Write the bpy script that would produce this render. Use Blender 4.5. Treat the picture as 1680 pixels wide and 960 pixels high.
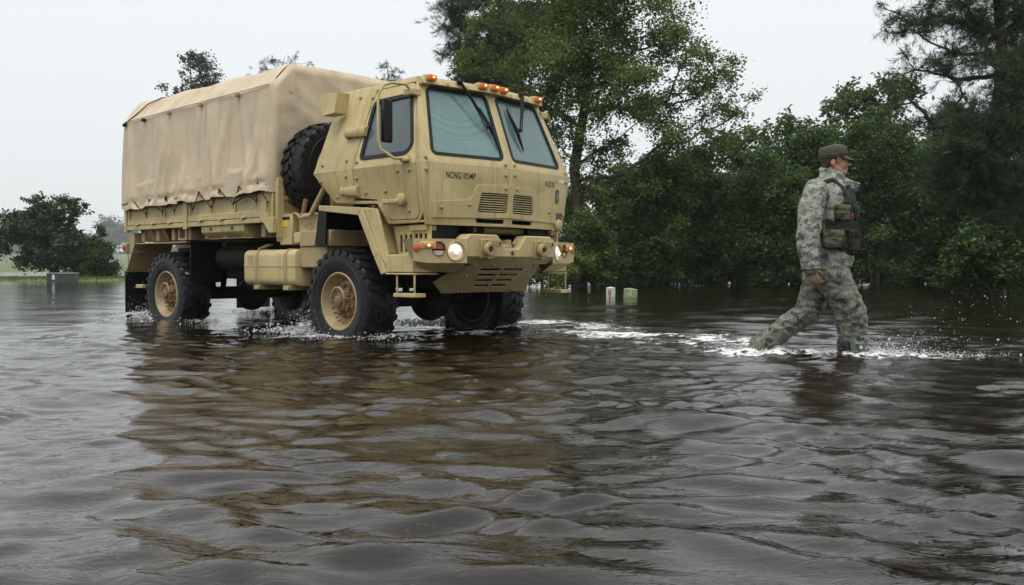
import bpy, bmesh, math, random
import numpy as np
from mathutils import Vector, Matrix, noise
from mathutils.geometry import tessellate_polygon

R = math.radians
scene = bpy.context.scene
for o in list(bpy.data.objects):
    bpy.data.objects.remove(o, do_unlink=True)

# ------------------------------------------------------------------ camera
CAM_H = 0.75                       # above the flood water (water level is z = 0)
cam_data = bpy.data.cameras.new('camera')
cam = bpy.data.objects.new('camera', cam_data)
scene.collection.objects.link(cam)
cam.location = (0, 0, CAM_H)
cam.rotation_euler = (R(90) - math.atan(42 / 1500), 0, 0)
cam_data.sensor_width = 36
cam_data.lens = 1500 / 1680 * 36
cam_data.clip_start = 0.05
cam_data.clip_end = 3000
scene.camera = cam

# ------------------------------------------------------------------ world: overcast daylight
SUN_EL, SUN_AZ = R(68), R(205)      # azimuth measured clockwise from +Y
world = bpy.data.worlds.new('World')
scene.world = world
world.use_nodes = True
wn, wl = world.node_tree.nodes, world.node_tree.links
wn.clear()
w_out = wn.new('ShaderNodeOutputWorld')
w_bg = wn.new('ShaderNodeBackground')
w_bg.inputs['Strength'].default_value = 0.1
w_sky = wn.new('ShaderNodeTexSky')
w_sky.sky_type = 'NISHITA'
w_sky.sun_disc = False
w_sky.sun_elevation = SUN_EL
w_sky.sun_rotation = SUN_AZ
w_sky.air_density = 1.0
w_sky.dust_density = 4.0
w_hs = wn.new('ShaderNodeHueSaturation')
w_hs.inputs['Saturation'].default_value = 0.4
w_hs.inputs['Value'].default_value = 1.0
w_tc = wn.new('ShaderNodeTexCoord')
w_sep = wn.new('ShaderNodeSeparateXYZ')
w_map = wn.new('ShaderNodeMapRange')          # overcast: the cloud layer brightens evenly towards the zenith
w_map.inputs['From Min'].default_value = 0.0
w_map.inputs['From Max'].default_value = 1.0
w_map.inputs['To Min'].default_value = 9.55
w_map.inputs['To Max'].default_value = 13.0
w_col = wn.new('ShaderNodeMixRGB')
w_col.blend_type = 'MULTIPLY'
w_col.inputs['Fac'].default_value = 1.0
w_col.inputs['Color1'].default_value = (0.94, 0.976, 1.0, 1)
w_mix = wn.new('ShaderNodeMixRGB')
w_mix.inputs['Fac'].default_value = 0.9
wl.new(w_tc.outputs['Generated'], w_sep.inputs[0])
wl.new(w_sep.outputs['Z'], w_map.inputs['Value'])
wl.new(w_map.outputs[0], w_col.inputs['Color2'])
wl.new(w_sky.outputs[0], w_hs.inputs['Color'])
wl.new(w_hs.outputs[0], w_mix.inputs['Color1'])
wl.new(w_col.outputs[0], w_mix.inputs['Color2'])
wl.new(w_mix.outputs[0], w_bg.inputs['Color'])
wl.new(w_bg.outputs[0], w_out.inputs['Surface'])

sun_data = bpy.data.lights.new('sun', 'SUN')
sun_data.energy = 1.9
sun_data.angle = R(40)
sun_data.color = (1.0, 0.97, 0.92)
sun = bpy.data.objects.new('sun', sun_data)
scene.collection.objects.link(sun)
sd = Vector((math.sin(SUN_AZ) * math.cos(SUN_EL), math.cos(SUN_AZ) * math.cos(SUN_EL), math.sin(SUN_EL)))
sun.rotation_euler = (-sd).to_track_quat('-Z', 'Y').to_euler()
sun.location = sd * 60

vs = scene.view_settings
vs.view_transform = 'Standard'
vs.look = 'None'
vs.exposure = 0.0
vs.gamma = 1.0
vs.use_curve_mapping = False
scene.render.engine = 'CYCLES'
scene.cycles.use_denoising = True
scene.cycles.max_bounces = 8
scene.cycles.transparent_max_bounces = 12
scene.cycles.volume_bounces = 1
scene.cycles.caustics_reflective = False
scene.cycles.caustics_refractive = False

# ------------------------------------------------------------------ helpers
def V(*a):
    return Vector(a)

def link(o, parent=None):
    scene.collection.objects.link(o)
    if parent is not None:
        o.parent = parent
    return o

def empty(name, loc, rz=0.0):
    o = bpy.data.objects.new(name, None)
    o.location = loc
    o.rotation_euler = (0, 0, rz)
    o.empty_display_size = 0.2
    return link(o)

def tag(o, label=None, cat=None, group=None, kind=None):
    if label: o['label'] = label
    if cat: o['category'] = cat
    if group: o['group'] = group
    if kind: o['kind'] = kind
    return o

def roundpoly(pts, r, seg=4):
    out = []
    n = len(pts)
    for i in range(n):
        p, a, b = Vector(pts[i]), Vector(pts[i - 1]), Vector(pts[(i + 1) % n])
        da, db = a - p, b - p
        rr = r[i] if isinstance(r, (list, tuple)) else r
        rr = min(rr, da.length * .48, db.length * .48)
        if rr < 1e-5:
            out.append(p); continue
        s, e = p + da.normalized() * rr, p + db.normalized() * rr
        for k in range(seg + 1):
            t = k / seg
            out.append(s * (1 - t) ** 2 + p * 2 * t * (1 - t) * 1.0 + e * t * t)
    return out

def newell(pts):
    n = Vector((0, 0, 0))
    for i in range(len(pts)):
        a, b = pts[i], pts[(i + 1) % len(pts)]
        n += Vector(((a.y - b.y) * (a.z + b.z), (a.z - b.z) * (a.x + b.x), (a.x - b.x) * (a.y + b.y)))
    return n.normalized()

def inset(pts, d):
    """move a planar polygon's edges inward by d (outward if negative)"""
    pts = [Vector(p) for p in pts]
    n = newell(pts)
    out = []
    m = len(pts)
    for i in range(m):
        a, p, b = pts[i - 1], pts[i], pts[(i + 1) % m]
        e1, e2 = (p - a).normalized(), (b - p).normalized()
        n1, n2 = n.cross(e1), n.cross(e2)
        bis = n1 + n2
        k = bis.length_squared
        bis = n1 if k < 1e-6 else bis * (2 / k)
        out.append(p + bis * d)
    return out

class MB:
    def __init__(self):
        self.v, self.f = [], []
    def add(self, vs, fs):
        b = len(self.v)
        self.v += [tuple(p) for p in vs]
        self.f += [tuple(i + b for i in f) for f in fs]
        return self
    def box(self, x0, x1, y0, y1, z0, z1, M=None):
        vs = [V(x, y, z) for x in (x0, x1) for y in (y0, y1) for z in (z0, z1)]
        if M is not None: vs = [M @ p for p in vs]
        return self.add(vs, [(0, 1, 3, 2), (4, 6, 7, 5), (0, 4, 5, 1), (2, 3, 7, 6), (0, 2, 6, 4), (1, 5, 7, 3)])
    def panel(self, outline, holes=(), t=.02, out=None, back=True):
        """a flat plate with holes; outline lies on its outer face, thickness goes inward (away from out)"""
        loops = [[Vector(p) for p in outline]] + [[Vector(p) for p in h] for h in holes]
        n = newell(loops[0])
        if out is not None and n.dot(Vector(out)) < 0: n = -n
        tris = tessellate_polygon(loops)
        flat = [p for l in loops for p in l]
        N = len(flat)
        vs = flat + [p - n * t for p in flat]
        fs = [tuple(x) for x in tris]
        if back: fs += [tuple(i + N for i in reversed(x)) for x in tris]
        b = 0
        for l in loops:
            m = len(l)
            for i in range(m):
                j = (i + 1) % m
                fs.append((b + i, b + j, b + j + N, b + i + N))
            b += m
        return self.add(vs, fs)
    def prism(self, pts, vec):
        """polygon swept along vec"""
        pts = [Vector(p) for p in pts]
        vec = Vector(vec)
        return self.panel([p + vec for p in pts], t=vec.length, out=vec) if abs(newell(pts).dot(vec.normalized())) > .999 else self._sweep(pts, vec)
    def _sweep(self, pts, vec):
        N = len(pts)
        tr = tessellate_polygon([pts])
        vs = pts + [p + vec for p in pts]
        fs = [tuple(x) for x in tr] + [tuple(i + N for i in x) for x in tr]
        fs += [(i, (i + 1) % N, (i + 1) % N + N, i + N) for i in range(N)]
        return self.add(vs, fs)
    def tube(self, pts, r, n=8, cap=True):
        pts = [Vector(p) for p in pts]
        rs = r if isinstance(r, (list, tuple)) else [r] * len(pts)
        vs, fs = [], []
        up = None
        for i, p in enumerate(pts):
            d = (pts[min(i + 1, len(pts) - 1)] - pts[max(i - 1, 0)]).normalized()
            if up is None:
                up = d.orthogonal().normalized()
            up = (up - d * up.dot(d))
            up = up.normalized() if up.length > 1e-6 else d.orthogonal().normalized()
            s = d.cross(up)
            for k in range(n):
                a = 2 * math.pi * k / n
                vs.append(p + (up * math.cos(a) + s * math.sin(a)) * rs[i])
        for i in range(len(pts) - 1):
            for k in range(n):
                k2 = (k + 1) % n
                fs.append((i * n + k, i * n + k2, (i + 1) * n + k2, (i + 1) * n + k))
        if cap:
            fs.append(tuple(range(n)))
            fs.append(tuple((len(pts) - 1) * n + k for k in range(n)))
        return self.add(vs, fs)
    def lathe(self, prof, n=32, M=None, closed=False):
        """prof: (radius, axial) revolved about local Z"""
        vs, fs = [], []
        m = len(prof)
        for k in range(n):
            a = 2 * math.pi * k / n
            for r, z in prof:
                vs.append(V(r * math.cos(a), r * math.sin(a), z))
        for k in range(n):
            k2 = (k + 1) % n
            for i in range(m if closed else m - 1):
                j = (i + 1) % m
                fs.append((k * m + i, k2 * m + i, k2 * m + j, k * m + j))
        if M is not None: vs = [M @ p for p in vs]
        return self.add(vs, fs)
    def cyl(self, p0, p1, r, n=16):
        return self.tube([p0, p1], r, n)
    def ball(self, c, r, M=None, u=12, v=8):
        vs, fs = [], []
        r = r if isinstance(r, (list, tuple)) else (r, r, r)
        for i in range(1, v):
            t = math.pi * i / v
            for k in range(u):
                a = 2 * math.pi * k / u
                vs.append(V(math.sin(t) * math.cos(a) * r[0], math.sin(t) * math.sin(a) * r[1], math.cos(t) * r[2]))
        vs += [V(0, 0, r[2]), V(0, 0, -r[2])]
        T, B = len(vs) - 2, len(vs) - 1
        for i in range(v - 2):
            for k in range(u):
                k2 = (k + 1) % u
                fs.append((i * u + k, (i + 1) * u + k, (i + 1) * u + k2, i * u + k2))
        for k in range(u):
            k2 = (k + 1) % u
            fs.append((T, k, k2)); fs.append((B, (v - 2) * u + k2, (v - 2) * u + k))
        if M is not None: vs = [M @ p for p in vs]
        c = Vector(c)
        return self.add([p + c for p in vs], fs)
    def mirror(self):
        """add a copy mirrored in y"""
        b = len(self.v)
        vs = [(x, -y, z) for x, y, z in self.v]
        return self.add(vs, [tuple(reversed(f)) for f in self.f])
    def mesh(self, name, bevel=0.0, smooth=40, merge=True, seg=1):
        me = bpy.data.meshes.new(name)
        me.from_pydata(self.v, [], self.f)
        bm = bmesh.new(); bm.from_mesh(me)
        if merge: bmesh.ops.remove_doubles(bm, verts=bm.verts, dist=1e-5)
        bmesh.ops.recalc_face_normals(bm, faces=bm.faces)
        if bevel > 0:
            es = [e for e in bm.edges if len(e.link_faces) == 2 and e.calc_face_angle(0) > R(28)]
            bmesh.ops.bevel(bm, geom=es, offset=bevel, segments=seg, affect='EDGES', profile=.5, clamp_overlap=True)
        bm.to_mesh(me); bm.free()
        if smooth:
            me.polygons.foreach_set('use_smooth', [True] * len(me.polygons))
            me.set_sharp_from_angle(angle=R(smooth))
        return me
    def build(self, name, mat, parent=None, **k):
        me = self.mesh(name, **k)
        me.materials.append(mat)
        return link(bpy.data.objects.new(name, me), parent)

def copy_tree(o, parent=None):
    c = o.copy()
    scene.collection.objects.link(c)
    c.parent = parent
    for ch in list(o.children):
        copy_tree(ch, c)
    return c

def np_mesh(name, verts, quads=None, tris=None, smooth=False):
    """fast mesh from numpy arrays"""
    me = bpy.data.meshes.new(name)
    nv = len(verts)
    loops, starts = [], []
    s = 0
    if quads is not None and len(quads):
        loops.append(np.asarray(quads, np.int32).ravel()); starts.append(np.arange(len(quads), dtype=np.int32) * 4); s = len(quads) * 4
    if tris is not None and len(tris):
        loops.append(np.asarray(tris, np.int32).ravel()); starts.append(np.arange(len(tris), dtype=np.int32) * 3 + s)
    loops = np.concatenate(loops); starts = np.concatenate(starts)
    me.vertices.add(nv); me.vertices.foreach_set('co', np.asarray(verts, np.float32).ravel())
    me.loops.add(len(loops)); me.loops.foreach_set('vertex_index', loops)
    me.polygons.add(len(starts)); me.polygons.foreach_set('loop_start', starts)
    me.update(calc_edges=True)
    me.polygons.foreach_set('use_smooth', np.full(len(starts), smooth))
    return me

# ------------------------------------------------------------------ materials
def mat_new(name):
    m = bpy.data.materials.new(name)
    m.use_nodes = True
    nt = m.node_tree
    b = nt.nodes['Principled BSDF']
    return m, nt, b

def N(nt, t, **k):
    n = nt.nodes.new(t)
    for a, v in k.items():
        if a in n.inputs: n.inputs[a].default_value = v
        else: setattr(n, a, v)
    return n

def ramp(nt, stops, interp='LINEAR'):
    n = nt.nodes.new('ShaderNodeValToRGB')
    n.color_ramp.interpolation = interp
    e = n.color_ramp.elements
    while len(e) < len(stops): e.new(.5)
    for el, (p, c) in zip(e, stops):
        el.position = p
        el.color = (*c, 1) if len(c) == 3 else c
    return n

def plain(name, col, rough=.5, metal=0, spec=.5, var=.12, scale=8, bump=0, bscale=60, emit=None, es=0):
    """paint-like surface: colour varies a little by noise"""
    m, nt, b = mat_new(name)
    L = nt.links
    tc = N(nt, 'ShaderNodeTexCoord')
    nz = N(nt, 'ShaderNodeTexNoise', Scale=scale, Detail=5, Roughness=.6)
    L.new(tc.outputs['Object'], nz.inputs['Vector'])
    lo = tuple(c * (1 - var) for c in col); hi = tuple(min(1, c * (1 + var)) for c in col)
    rp = ramp(nt, [(.3, lo), (.7, hi)])
    L.new(nz.outputs['Fac'], rp.inputs[0])
    L.new(rp.outputs[0], b.inputs['Base Color'])
    b.inputs['Roughness'].default_value = rough
    b.inputs['Metallic'].default_value = metal
    b.inputs['Specular IOR Level'].default_value = spec
    if bump:
        n2 = N(nt, 'ShaderNodeTexNoise', Scale=bscale, Detail=4)
        L.new(tc.outputs['Object'], n2.inputs['Vector'])
        bp = N(nt, 'ShaderNodeBump', Strength=bump, Distance=.01)
        L.new(n2.outputs['Fac'], bp.inputs['Height']); L.new(bp.outputs[0], b.inputs['Normal'])
    if emit:
        b.inputs['Emission Color'].default_value = (*emit, 1)
        b.inputs['Emission Strength'].default_value = es
    return m

def tan_paint(name, col, wear=.5):
    """sand-coloured vehicle paint, dirty and rain-streaked"""
    m, nt, b = mat_new(name)
    L = nt.links
    tc = N(nt, 'ShaderNodeTexCoord')
    big = N(nt, 'ShaderNodeTexNoise', Scale=1.7, Detail=6, Roughness=.62)
    L.new(tc.outputs['Object'], big.inputs['Vector'])
    r1 = ramp(nt, [(.32, tuple(c * .86 for c in col)), (.68, tuple(c * 1.08 for c in col))])
    L.new(big.outputs['Fac'], r1.inputs[0])
    mp = N(nt, 'ShaderNodeMapping'); mp.inputs['Scale'].default_value = (9, 9, .55)
    L.new(tc.outputs['Object'], mp.inputs[0])
    st = N(nt, 'ShaderNodeTexNoise', Scale=1.6, Detail=5, Roughness=.7)
    L.new(mp.outputs[0], st.inputs['Vector'])
    r2 = ramp(nt, [(.5, (0, 0, 0)), (.74, (1, 1, 1))])
    L.new(st.outputs['Fac'], r2.inputs[0])
    mx = N(nt, 'ShaderNodeMixRGB'); mx.blend_type = 'MIX'
    mul = N(nt, 'ShaderNodeMath', operation='MULTIPLY'); mul.inputs[1].default_value = .33 * wear
    L.new(r2.outputs[0], mul.inputs[0]); L.new(mul.outputs[0], mx.inputs[0])
    L.new(r1.outputs[0], mx.inputs[1]); mx.inputs[2].default_value = (col[0] * .45, col[1] * .42, col[2] * .36, 1)
    sp = N(nt, 'ShaderNodeTexNoise', Scale=34, Detail=4, Roughness=.7)
    L.new(tc.outputs['Object'], sp.inputs['Vector'])
    r3 = ramp(nt, [(.66, (0, 0, 0)), (.74, (1, 1, 1))])
    L.new(sp.outputs['Fac'], r3.inputs[0])
    m2 = N(nt, 'ShaderNodeMixRGB')
    mul2 = N(nt, 'ShaderNodeMath', operation='MULTIPLY'); mul2.inputs[1].default_value = .35 * wear
    L.new(r3.outputs[0], mul2.inputs[0]); L.new(mul2.outputs[0], m2.inputs[0])
    L.new(mx.outputs[0], m2.inputs[1]); m2.inputs[2].default_value = (col[0] * .4, col[1] * .34, col[2] * .26, 1)
    L.new(m2.outputs[0], b.inputs['Base Color'])
    rr = N(nt, 'ShaderNodeMapRange'); rr.inputs['To Min'].default_value = .34; rr.inputs['To Max'].default_value = .62
    L.new(big.outputs['Fac'], rr.inputs['Value']); L.new(rr.outputs[0], b.inputs['Roughness'])
    bp = N(nt, 'ShaderNodeBump', Strength=.12, Distance=.004)
    L.new(sp.outputs['Fac'], bp.inputs['Height']); L.new(bp.outputs[0], b.inputs['Normal'])
    return m

M_TAN = tan_paint('sand_paint', (.54, .43, .205), 1.9)
M_TAN2 = tan_paint('sand_paint_dirty', (.41, .315, .155), 1.8)
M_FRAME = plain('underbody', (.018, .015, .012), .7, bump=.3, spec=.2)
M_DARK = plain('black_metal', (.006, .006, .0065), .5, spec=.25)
M_GASKET = plain('rubber_gasket', (.008, .008, .009), .5, spec=.3)
M_BOLT = plain('bolt_paint', (.34, .27, .15), .5)
M_STENCIL = plain('stencil_black', (.012, .012, .01), .7)
M_AMBER = plain('amber_lens', (.55, .13, .02), .15, emit=(1, .22, .02), es=.14)
M_AMBER_HOT = plain('amber_lamp_glow', (1, .5, .12), .2, emit=(1, .55, .16), es=3.0)
M_RED = plain('red_lens', (.35, .02, .015), .2)
M_HEAD = plain('headlamp_reflector', (.9, .9, .88), .12, metal=.9, emit=(1, .80, .52), es=.45, var=.5, scale=55)
M_BULB = plain('headlamp_bulb', (1, 1, .95), .2, emit=(1, .86, .6), es=5)
M_WHITE = plain('white_label', (.78, .78, .74), .5)
M_YELLOW = plain('yellow_decal', (.75, .5, .06), .5)
M_BLUE = plain('blue_decal', (.16, .33, .5), .5)
M_GREENDK = plain('dark_green_badge', (.05, .085, .05), .5)
M_SEAT = plain('seat_fabric', (.05, .06, .05), .8)
M_DASH = plain('dashboard', (.06, .065, .055), .7)
# ================================================================== GROUND, WATER
F_PX, HORIZ = 1500.0, 438.0
def pix(px, py=None, d=None, z=0.0):
    """a pixel of the photograph -> world point, at depth d or where its ray meets height z"""
    if d is None: d = F_PX * (CAM_H - z) / (py - HORIZ)
    zz = CAM_H - (py - HORIZ) / F_PX * d if py is not None else z
    return V((px - 840) / F_PX * d, d, zz)

def terrain_z(x, y):
    x = np.asarray(x, float); y = np.asarray(y, float)
    z = np.full(np.broadcast(x, y).shape, -.21)
    g = lambda cx, cy, rx, ry: np.exp(-(((x - cx) / rx) ** 2 + ((y - cy) / ry) ** 2))
    z = z + .085 * g(2.9, 7.8, 2.0, 2.5)                          # the verge the soldier walks on
    z = z + .55 * np.clip(1.25 - ((x + 24.5) / 5.2) ** 2 - ((y - 51) / 4.5) ** 2, 0, .62)   # grass island with the oak
    z = z + .3 * np.clip(1.2 - ((x - 1.5) / 6.0) ** 2 - ((y - 34.5) / 3.2) ** 2, 0, .6)  # bank under the tall tree
    z = z + 1.6 * np.clip(1.0 - ((x - 25) / 4.2) ** 2 - ((y - 43) / 4) ** 2, 0, 1)        # leaf-littered mound
    sm = lambda a, b, v: np.clip((v - a) / (b - a), 0, 1) ** 2 * (3 - 2 * np.clip((v - a) / (b - a), 0, 1))
    z = z + .55 * sm(118, 150, y) + 9.0 * sm(160, 700, y) + .7 * sm(56, 75, y) * sm(-4, 8, x)
    z = z + .6 * sm(-90, -140, x) * 1.0
    return z

def graded(fine0, fine1, step, growth, lo, hi):
    a = list(np.arange(fine0, fine1, step))
    s = step; v = a[-1]
    while v < hi:
        s *= 1 + growth; v += s; a.append(v)
    b = []; s = step; v = fine0
    while v > lo:
        s *= 1 + growth; v -= s; b.append(v)
    return np.array(b[::-1] + a)

def grid_mesh(name, xs, ys, Z):
    X, Y = np.meshgrid(xs, ys)
    verts = np.stack([X, Y, Z], -1).reshape(-1, 3)
    nx, ny = len(xs), len(ys)
    i = np.arange(ny - 1)[:, None] * nx + np.arange(nx - 1)[None]
    q = np.stack([i, i + 1, i + nx + 1, i + nx], -1).reshape(-1, 4)
    return np_mesh(name, verts, quads=q, smooth=True)

def ground_mat():
    m, nt, b = mat_new('wet_ground')
    L = nt.links
    g = N(nt, 'ShaderNodeNewGeometry')
    n1 = N(nt, 'ShaderNodeTexNoise', Scale=.5, Detail=8, Roughness=.65); L.new(g.outputs['Position'], n1.inputs['Vector'])
    n2 = N(nt, 'ShaderNodeTexNoise', Scale=9, Detail=6); L.new(g.outputs['Position'], n2.inputs['Vector'])
    r1 = ramp(nt, [(.35, (.055, .085, .022)), (.6, (.10, .13, .035))]); L.new(n2.outputs['Fac'], r1.inputs[0])
    r2 = ramp(nt, [(.35, (.10, .055, .025)), (.65, (.17, .095, .04))]); L.new(n2.outputs['Fac'], r2.inputs[0])
    sp = N(nt, 'ShaderNodeSeparateXYZ'); L.new(g.outputs['Position'], sp.inputs[0])
    mr = N(nt, 'ShaderNodeMapRange'); mr.inputs['From Min'].default_value = 0; mr.inputs['From Max'].default_value = 14
    L.new(sp.outputs['X'], mr.inputs['Value'])
    mx = N(nt, 'ShaderNodeMixRGB'); L.new(mr.outputs[0], mx.inputs[0]); L.new(r1.outputs[0], mx.inputs[1]); L.new(r2.outputs[0], mx.inputs[2])
    L.new(mx.outputs[0], b.inputs['Base Color']); b.inputs['Roughness'].default_value = .7
    bp = N(nt, 'ShaderNodeBump', Strength=.6, Distance=.05); L.new(n2.outputs['Fac'], bp.inputs['Height']); L.new(bp.outputs[0], b.inputs['Normal'])
    return m
gx = graded(-30, 30, 1.0, .09, -900, 900); gy = graded(-4, 60, 1.0, .07, -200, 1800)
GX, GY = np.meshgrid(gx, gy)
me = grid_mesh('ground', gx, gy, terrain_z(GX, GY))
me.materials.append(ground_mat())
ground = link(bpy.data.objects.new('ground', me))
tag(ground, 'flooded ground with grassy banks rising out of the water', 'ground', kind='structure')

# truck frame -> world, used to set wakes and splashes
TO, TF, TL = V(-1.0776, 10.7832, 0), V(math.cos(R(-42.61)), math.sin(R(-42.61)), 0), V(-math.sin(R(-42.61)), math.cos(R(-42.61)), 0)
def tw(x, y, z=0): return TO + TF * x + TL * y + V(0, 0, z)

wx = graded(-4.2, 5.2, .030, .07, -700, 700)
wy = graded(1.6, 8.6, .026, .022, -60, 1600)
WX, WY = np.meshgrid(wx, wy)
SPX = np.gradient(wx)[None, :]; SPY = np.gradient(wy)[:, None]
SP = np.maximum(SPX, SPY) + 0 * WX
rng = np.random.default_rng(11)
H = np.zeros_like(WX)
# slow warp so that crests bend and break up
def vnoise(X, Y, sc, seed, n=7):
    r = np.random.default_rng(seed); o = np.zeros_like(X)
    for _ in range(n):
        a = r.uniform(0, 2 * math.pi); k = sc * r.uniform(.6, 1.6)
        o += np.sin(k * (X * math.cos(a) + Y * math.sin(a)) + r.uniform(0, 6.28))
    return o / math.sqrt(n)
DX = .22 * vnoise(WX, WY, 1.3, 1) + .07 * vnoise(WX, WY, 4.0, 2)
DY = .22 * vnoise(WX, WY, 1.2, 3) + .07 * vnoise(WX, WY, 4.0, 4)
QX, QY = WX + DX, WY + DY
gust = np.clip(.8 + .35 * vnoise(WX, WY, .9, 5), .2, 1.6)
fine = np.clip(.72 + .85 * vnoise(WX, WY, 3.6, 6), .12, 2.3)
for lam, cnt, slope, spread in ((2.2, 4, .018, 28), (1.15, 6, .026, 26), (.62, 9, .050, 30), (.34, 12, .084, 36), (.19, 14, .070, 40), (.115, 16, .052, 42)):
    for _ in range(cnt):
        l = lam * rng.uniform(.75, 1.35); k = 2 * math.pi / l
        a = R(-90 - 14 + rng.normal(0, spread))
        ph = rng.uniform(0, 6.28)
        amp = slope / k * math.sqrt(2 / cnt) * rng.uniform(.6, 1.4)
        wgt = np.clip((l / SP - 2.5) / 3, 0, 1)
        s = np.sin(k * (QX * math.cos(a) + QY * math.sin(a)) + ph)
        s = 1.25 * (2.2 * np.exp(1.15 * (s - 1)) - .95)           # peaked crests, flat troughs
        H += amp * wgt * s * (fine if lam < .3 else gust if lam < 1.5 else 1)
# bow waves that roll out ahead of the front wheels and the walking legs
def ridge(p0, p1, w, amp):
    p0, p1 = np.array(p0[:2]), np.array(p1[:2]); d = p1 - p0; Ln = np.hypot(*d); d = d / Ln
    u = (WX - p0[0]) * d[0] + (WY - p0[1]) * d[1]
    v = -(WX - p0[0]) * d[1] + (WY - p0[1]) * d[0] + .12 * np.sin(u * 1.7) + .05 * np.sin(u * 4.3)
    e = np.clip(u / .6, 0, 1) * np.clip((Ln - u) / 1.0, 0, 1)
    return amp * e * (np.exp(-(v / w) ** 2) - .6 * np.exp(-((v + 1.7 * w) / (1.2 * w)) ** 2))
H += ridge(pix(-300, 700), pix(640, 590), .18, .014)
H += ridge(pix(-400, 880), pix(700, 690), .16, .015)
H += ridge(pix(200, 800), pix(1000, 640), .13, .012)
H += ridge(pix(1000, 650), pix(1560, 640), .12, .010)

# foam: where tyres and boots churn the water, and the trail between them
FO = np.zeros_like(WX); MO = np.zeros_like(WX)
def blob(p, rx, ry, a, ang=0.0, mound=0.0):
    global FO, MO
    c, s = math.cos(ang), math.sin(ang)
    u = (WX - p[0]) * c + (WY - p[1]) * s; v = -(WX - p[0]) * s + (WY - p[1]) * c
    g = np.exp(-((u / rx) ** 2 + (v / ry) ** 2))
    FO = np.maximum(FO, a * g); MO = MO + mound * g
TA = R(-42.61)
trail = [(862, 527), (930, 533), (1000, 541), (1080, 548), (1150, 553), (1215, 561), (1300, 575), (1400, 584), (1500, 588), (1580, 592)]
tp = [pix(*q) for q in trail]
for (q, rx_, ry_, am_) in (((880, 530), .6, 1.5, .86), ((940, 538), .7, 1.6, .82), ((1010, 546), .7, 1.5, .80), ((1080, 552), .7, 1.3, .80), ((1150, 558), .6, 1.0, .82), ((1210, 565), .55, .8, .84), ((1320, 578), .55, .6, .70), ((1440, 586), .5, .5, .74), ((1530, 590), .5, .4, .66)):
    blob(pix(*q), rx_, ry_, am_, R(-8))
for fx in (0, -3.9):
    for sy in (-1.01, 1.01):
        blob(tw(fx + .55, sy), .28, .30, .86, TA, .05)
        blob(tw(fx - .55, sy), .35, .28, .95, TA, .07)
        blob(tw(fx - 1.2, sy), .9, .35, .72, TA, .02)
        blob(tw(fx + .1, sy + (.28 if sy > 0 else -.28)), .6, .10, .66, TA, .01)
for x in (-3.0, -2.2, -1.4, .2, .9): blob(tw(x, .1), .7, .6, .70, TA, .01)
blob(tw(-2.4, 1.5), 1.6, .5, .7, TA); blob(tw(.7, 1.6), .9, .4, .75, TA)
blob(pix(450, 552), 1.1, .16, .74, R(-8)); blob(pix(600, 548), .6, .1, .6); blob(pix(380, 548), .5, .12, .66)
blob(pix(225, 522), .35, .3, .9, 0, .05); blob(pix(150, 530), 1.2, .3, .55)
FOOT_N, FOOT_F = V(2.868, 7.66, 0), V(2.137, 7.97, 0)
blob(FOOT_N + V(.15, -.02, 0), .42, .42, 1.15, 0, .035); blob(FOOT_N + V(.55, 0, 0), .45, .2, .86, 0, .015); blob(FOOT_N + V(-.1, -.15, 0), .35, .12, .8)
blob(FOOT_N + V(-.25, .1, 0), .45, .4, .95, 0, .015)
blob(FOOT_F + V(.0, -.05, 0), .46, .46, 1.12, 0, .035); blob(FOOT_F + V(-.3, .1, 0), .3, .15, .8); blob(FOOT_F + V(.45, -.1, 0), .5, .16, .8, 0, .01)
FO = FO * np.where(FO < 1.2, np.clip(.86 + .22 * vnoise(WX, WY, 4.5, 21) + .12 * vnoise(WX, WY, 11, 22), .3, 1.15), 1)
H += MO * (.55 + .6 * vnoise(WX, WY, 30, 8) * .5 + .5 * vnoise(WX, WY, 60, 9) * .5) * np.clip((.15 / SP), 0, 1)
me = grid_mesh('flood_water', wx, wy, H)
at_ = me.attributes.new('foam', 'FLOAT', 'POINT'); at_.data.foreach_set('value', FO.astype(np.float32).ravel())

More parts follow.
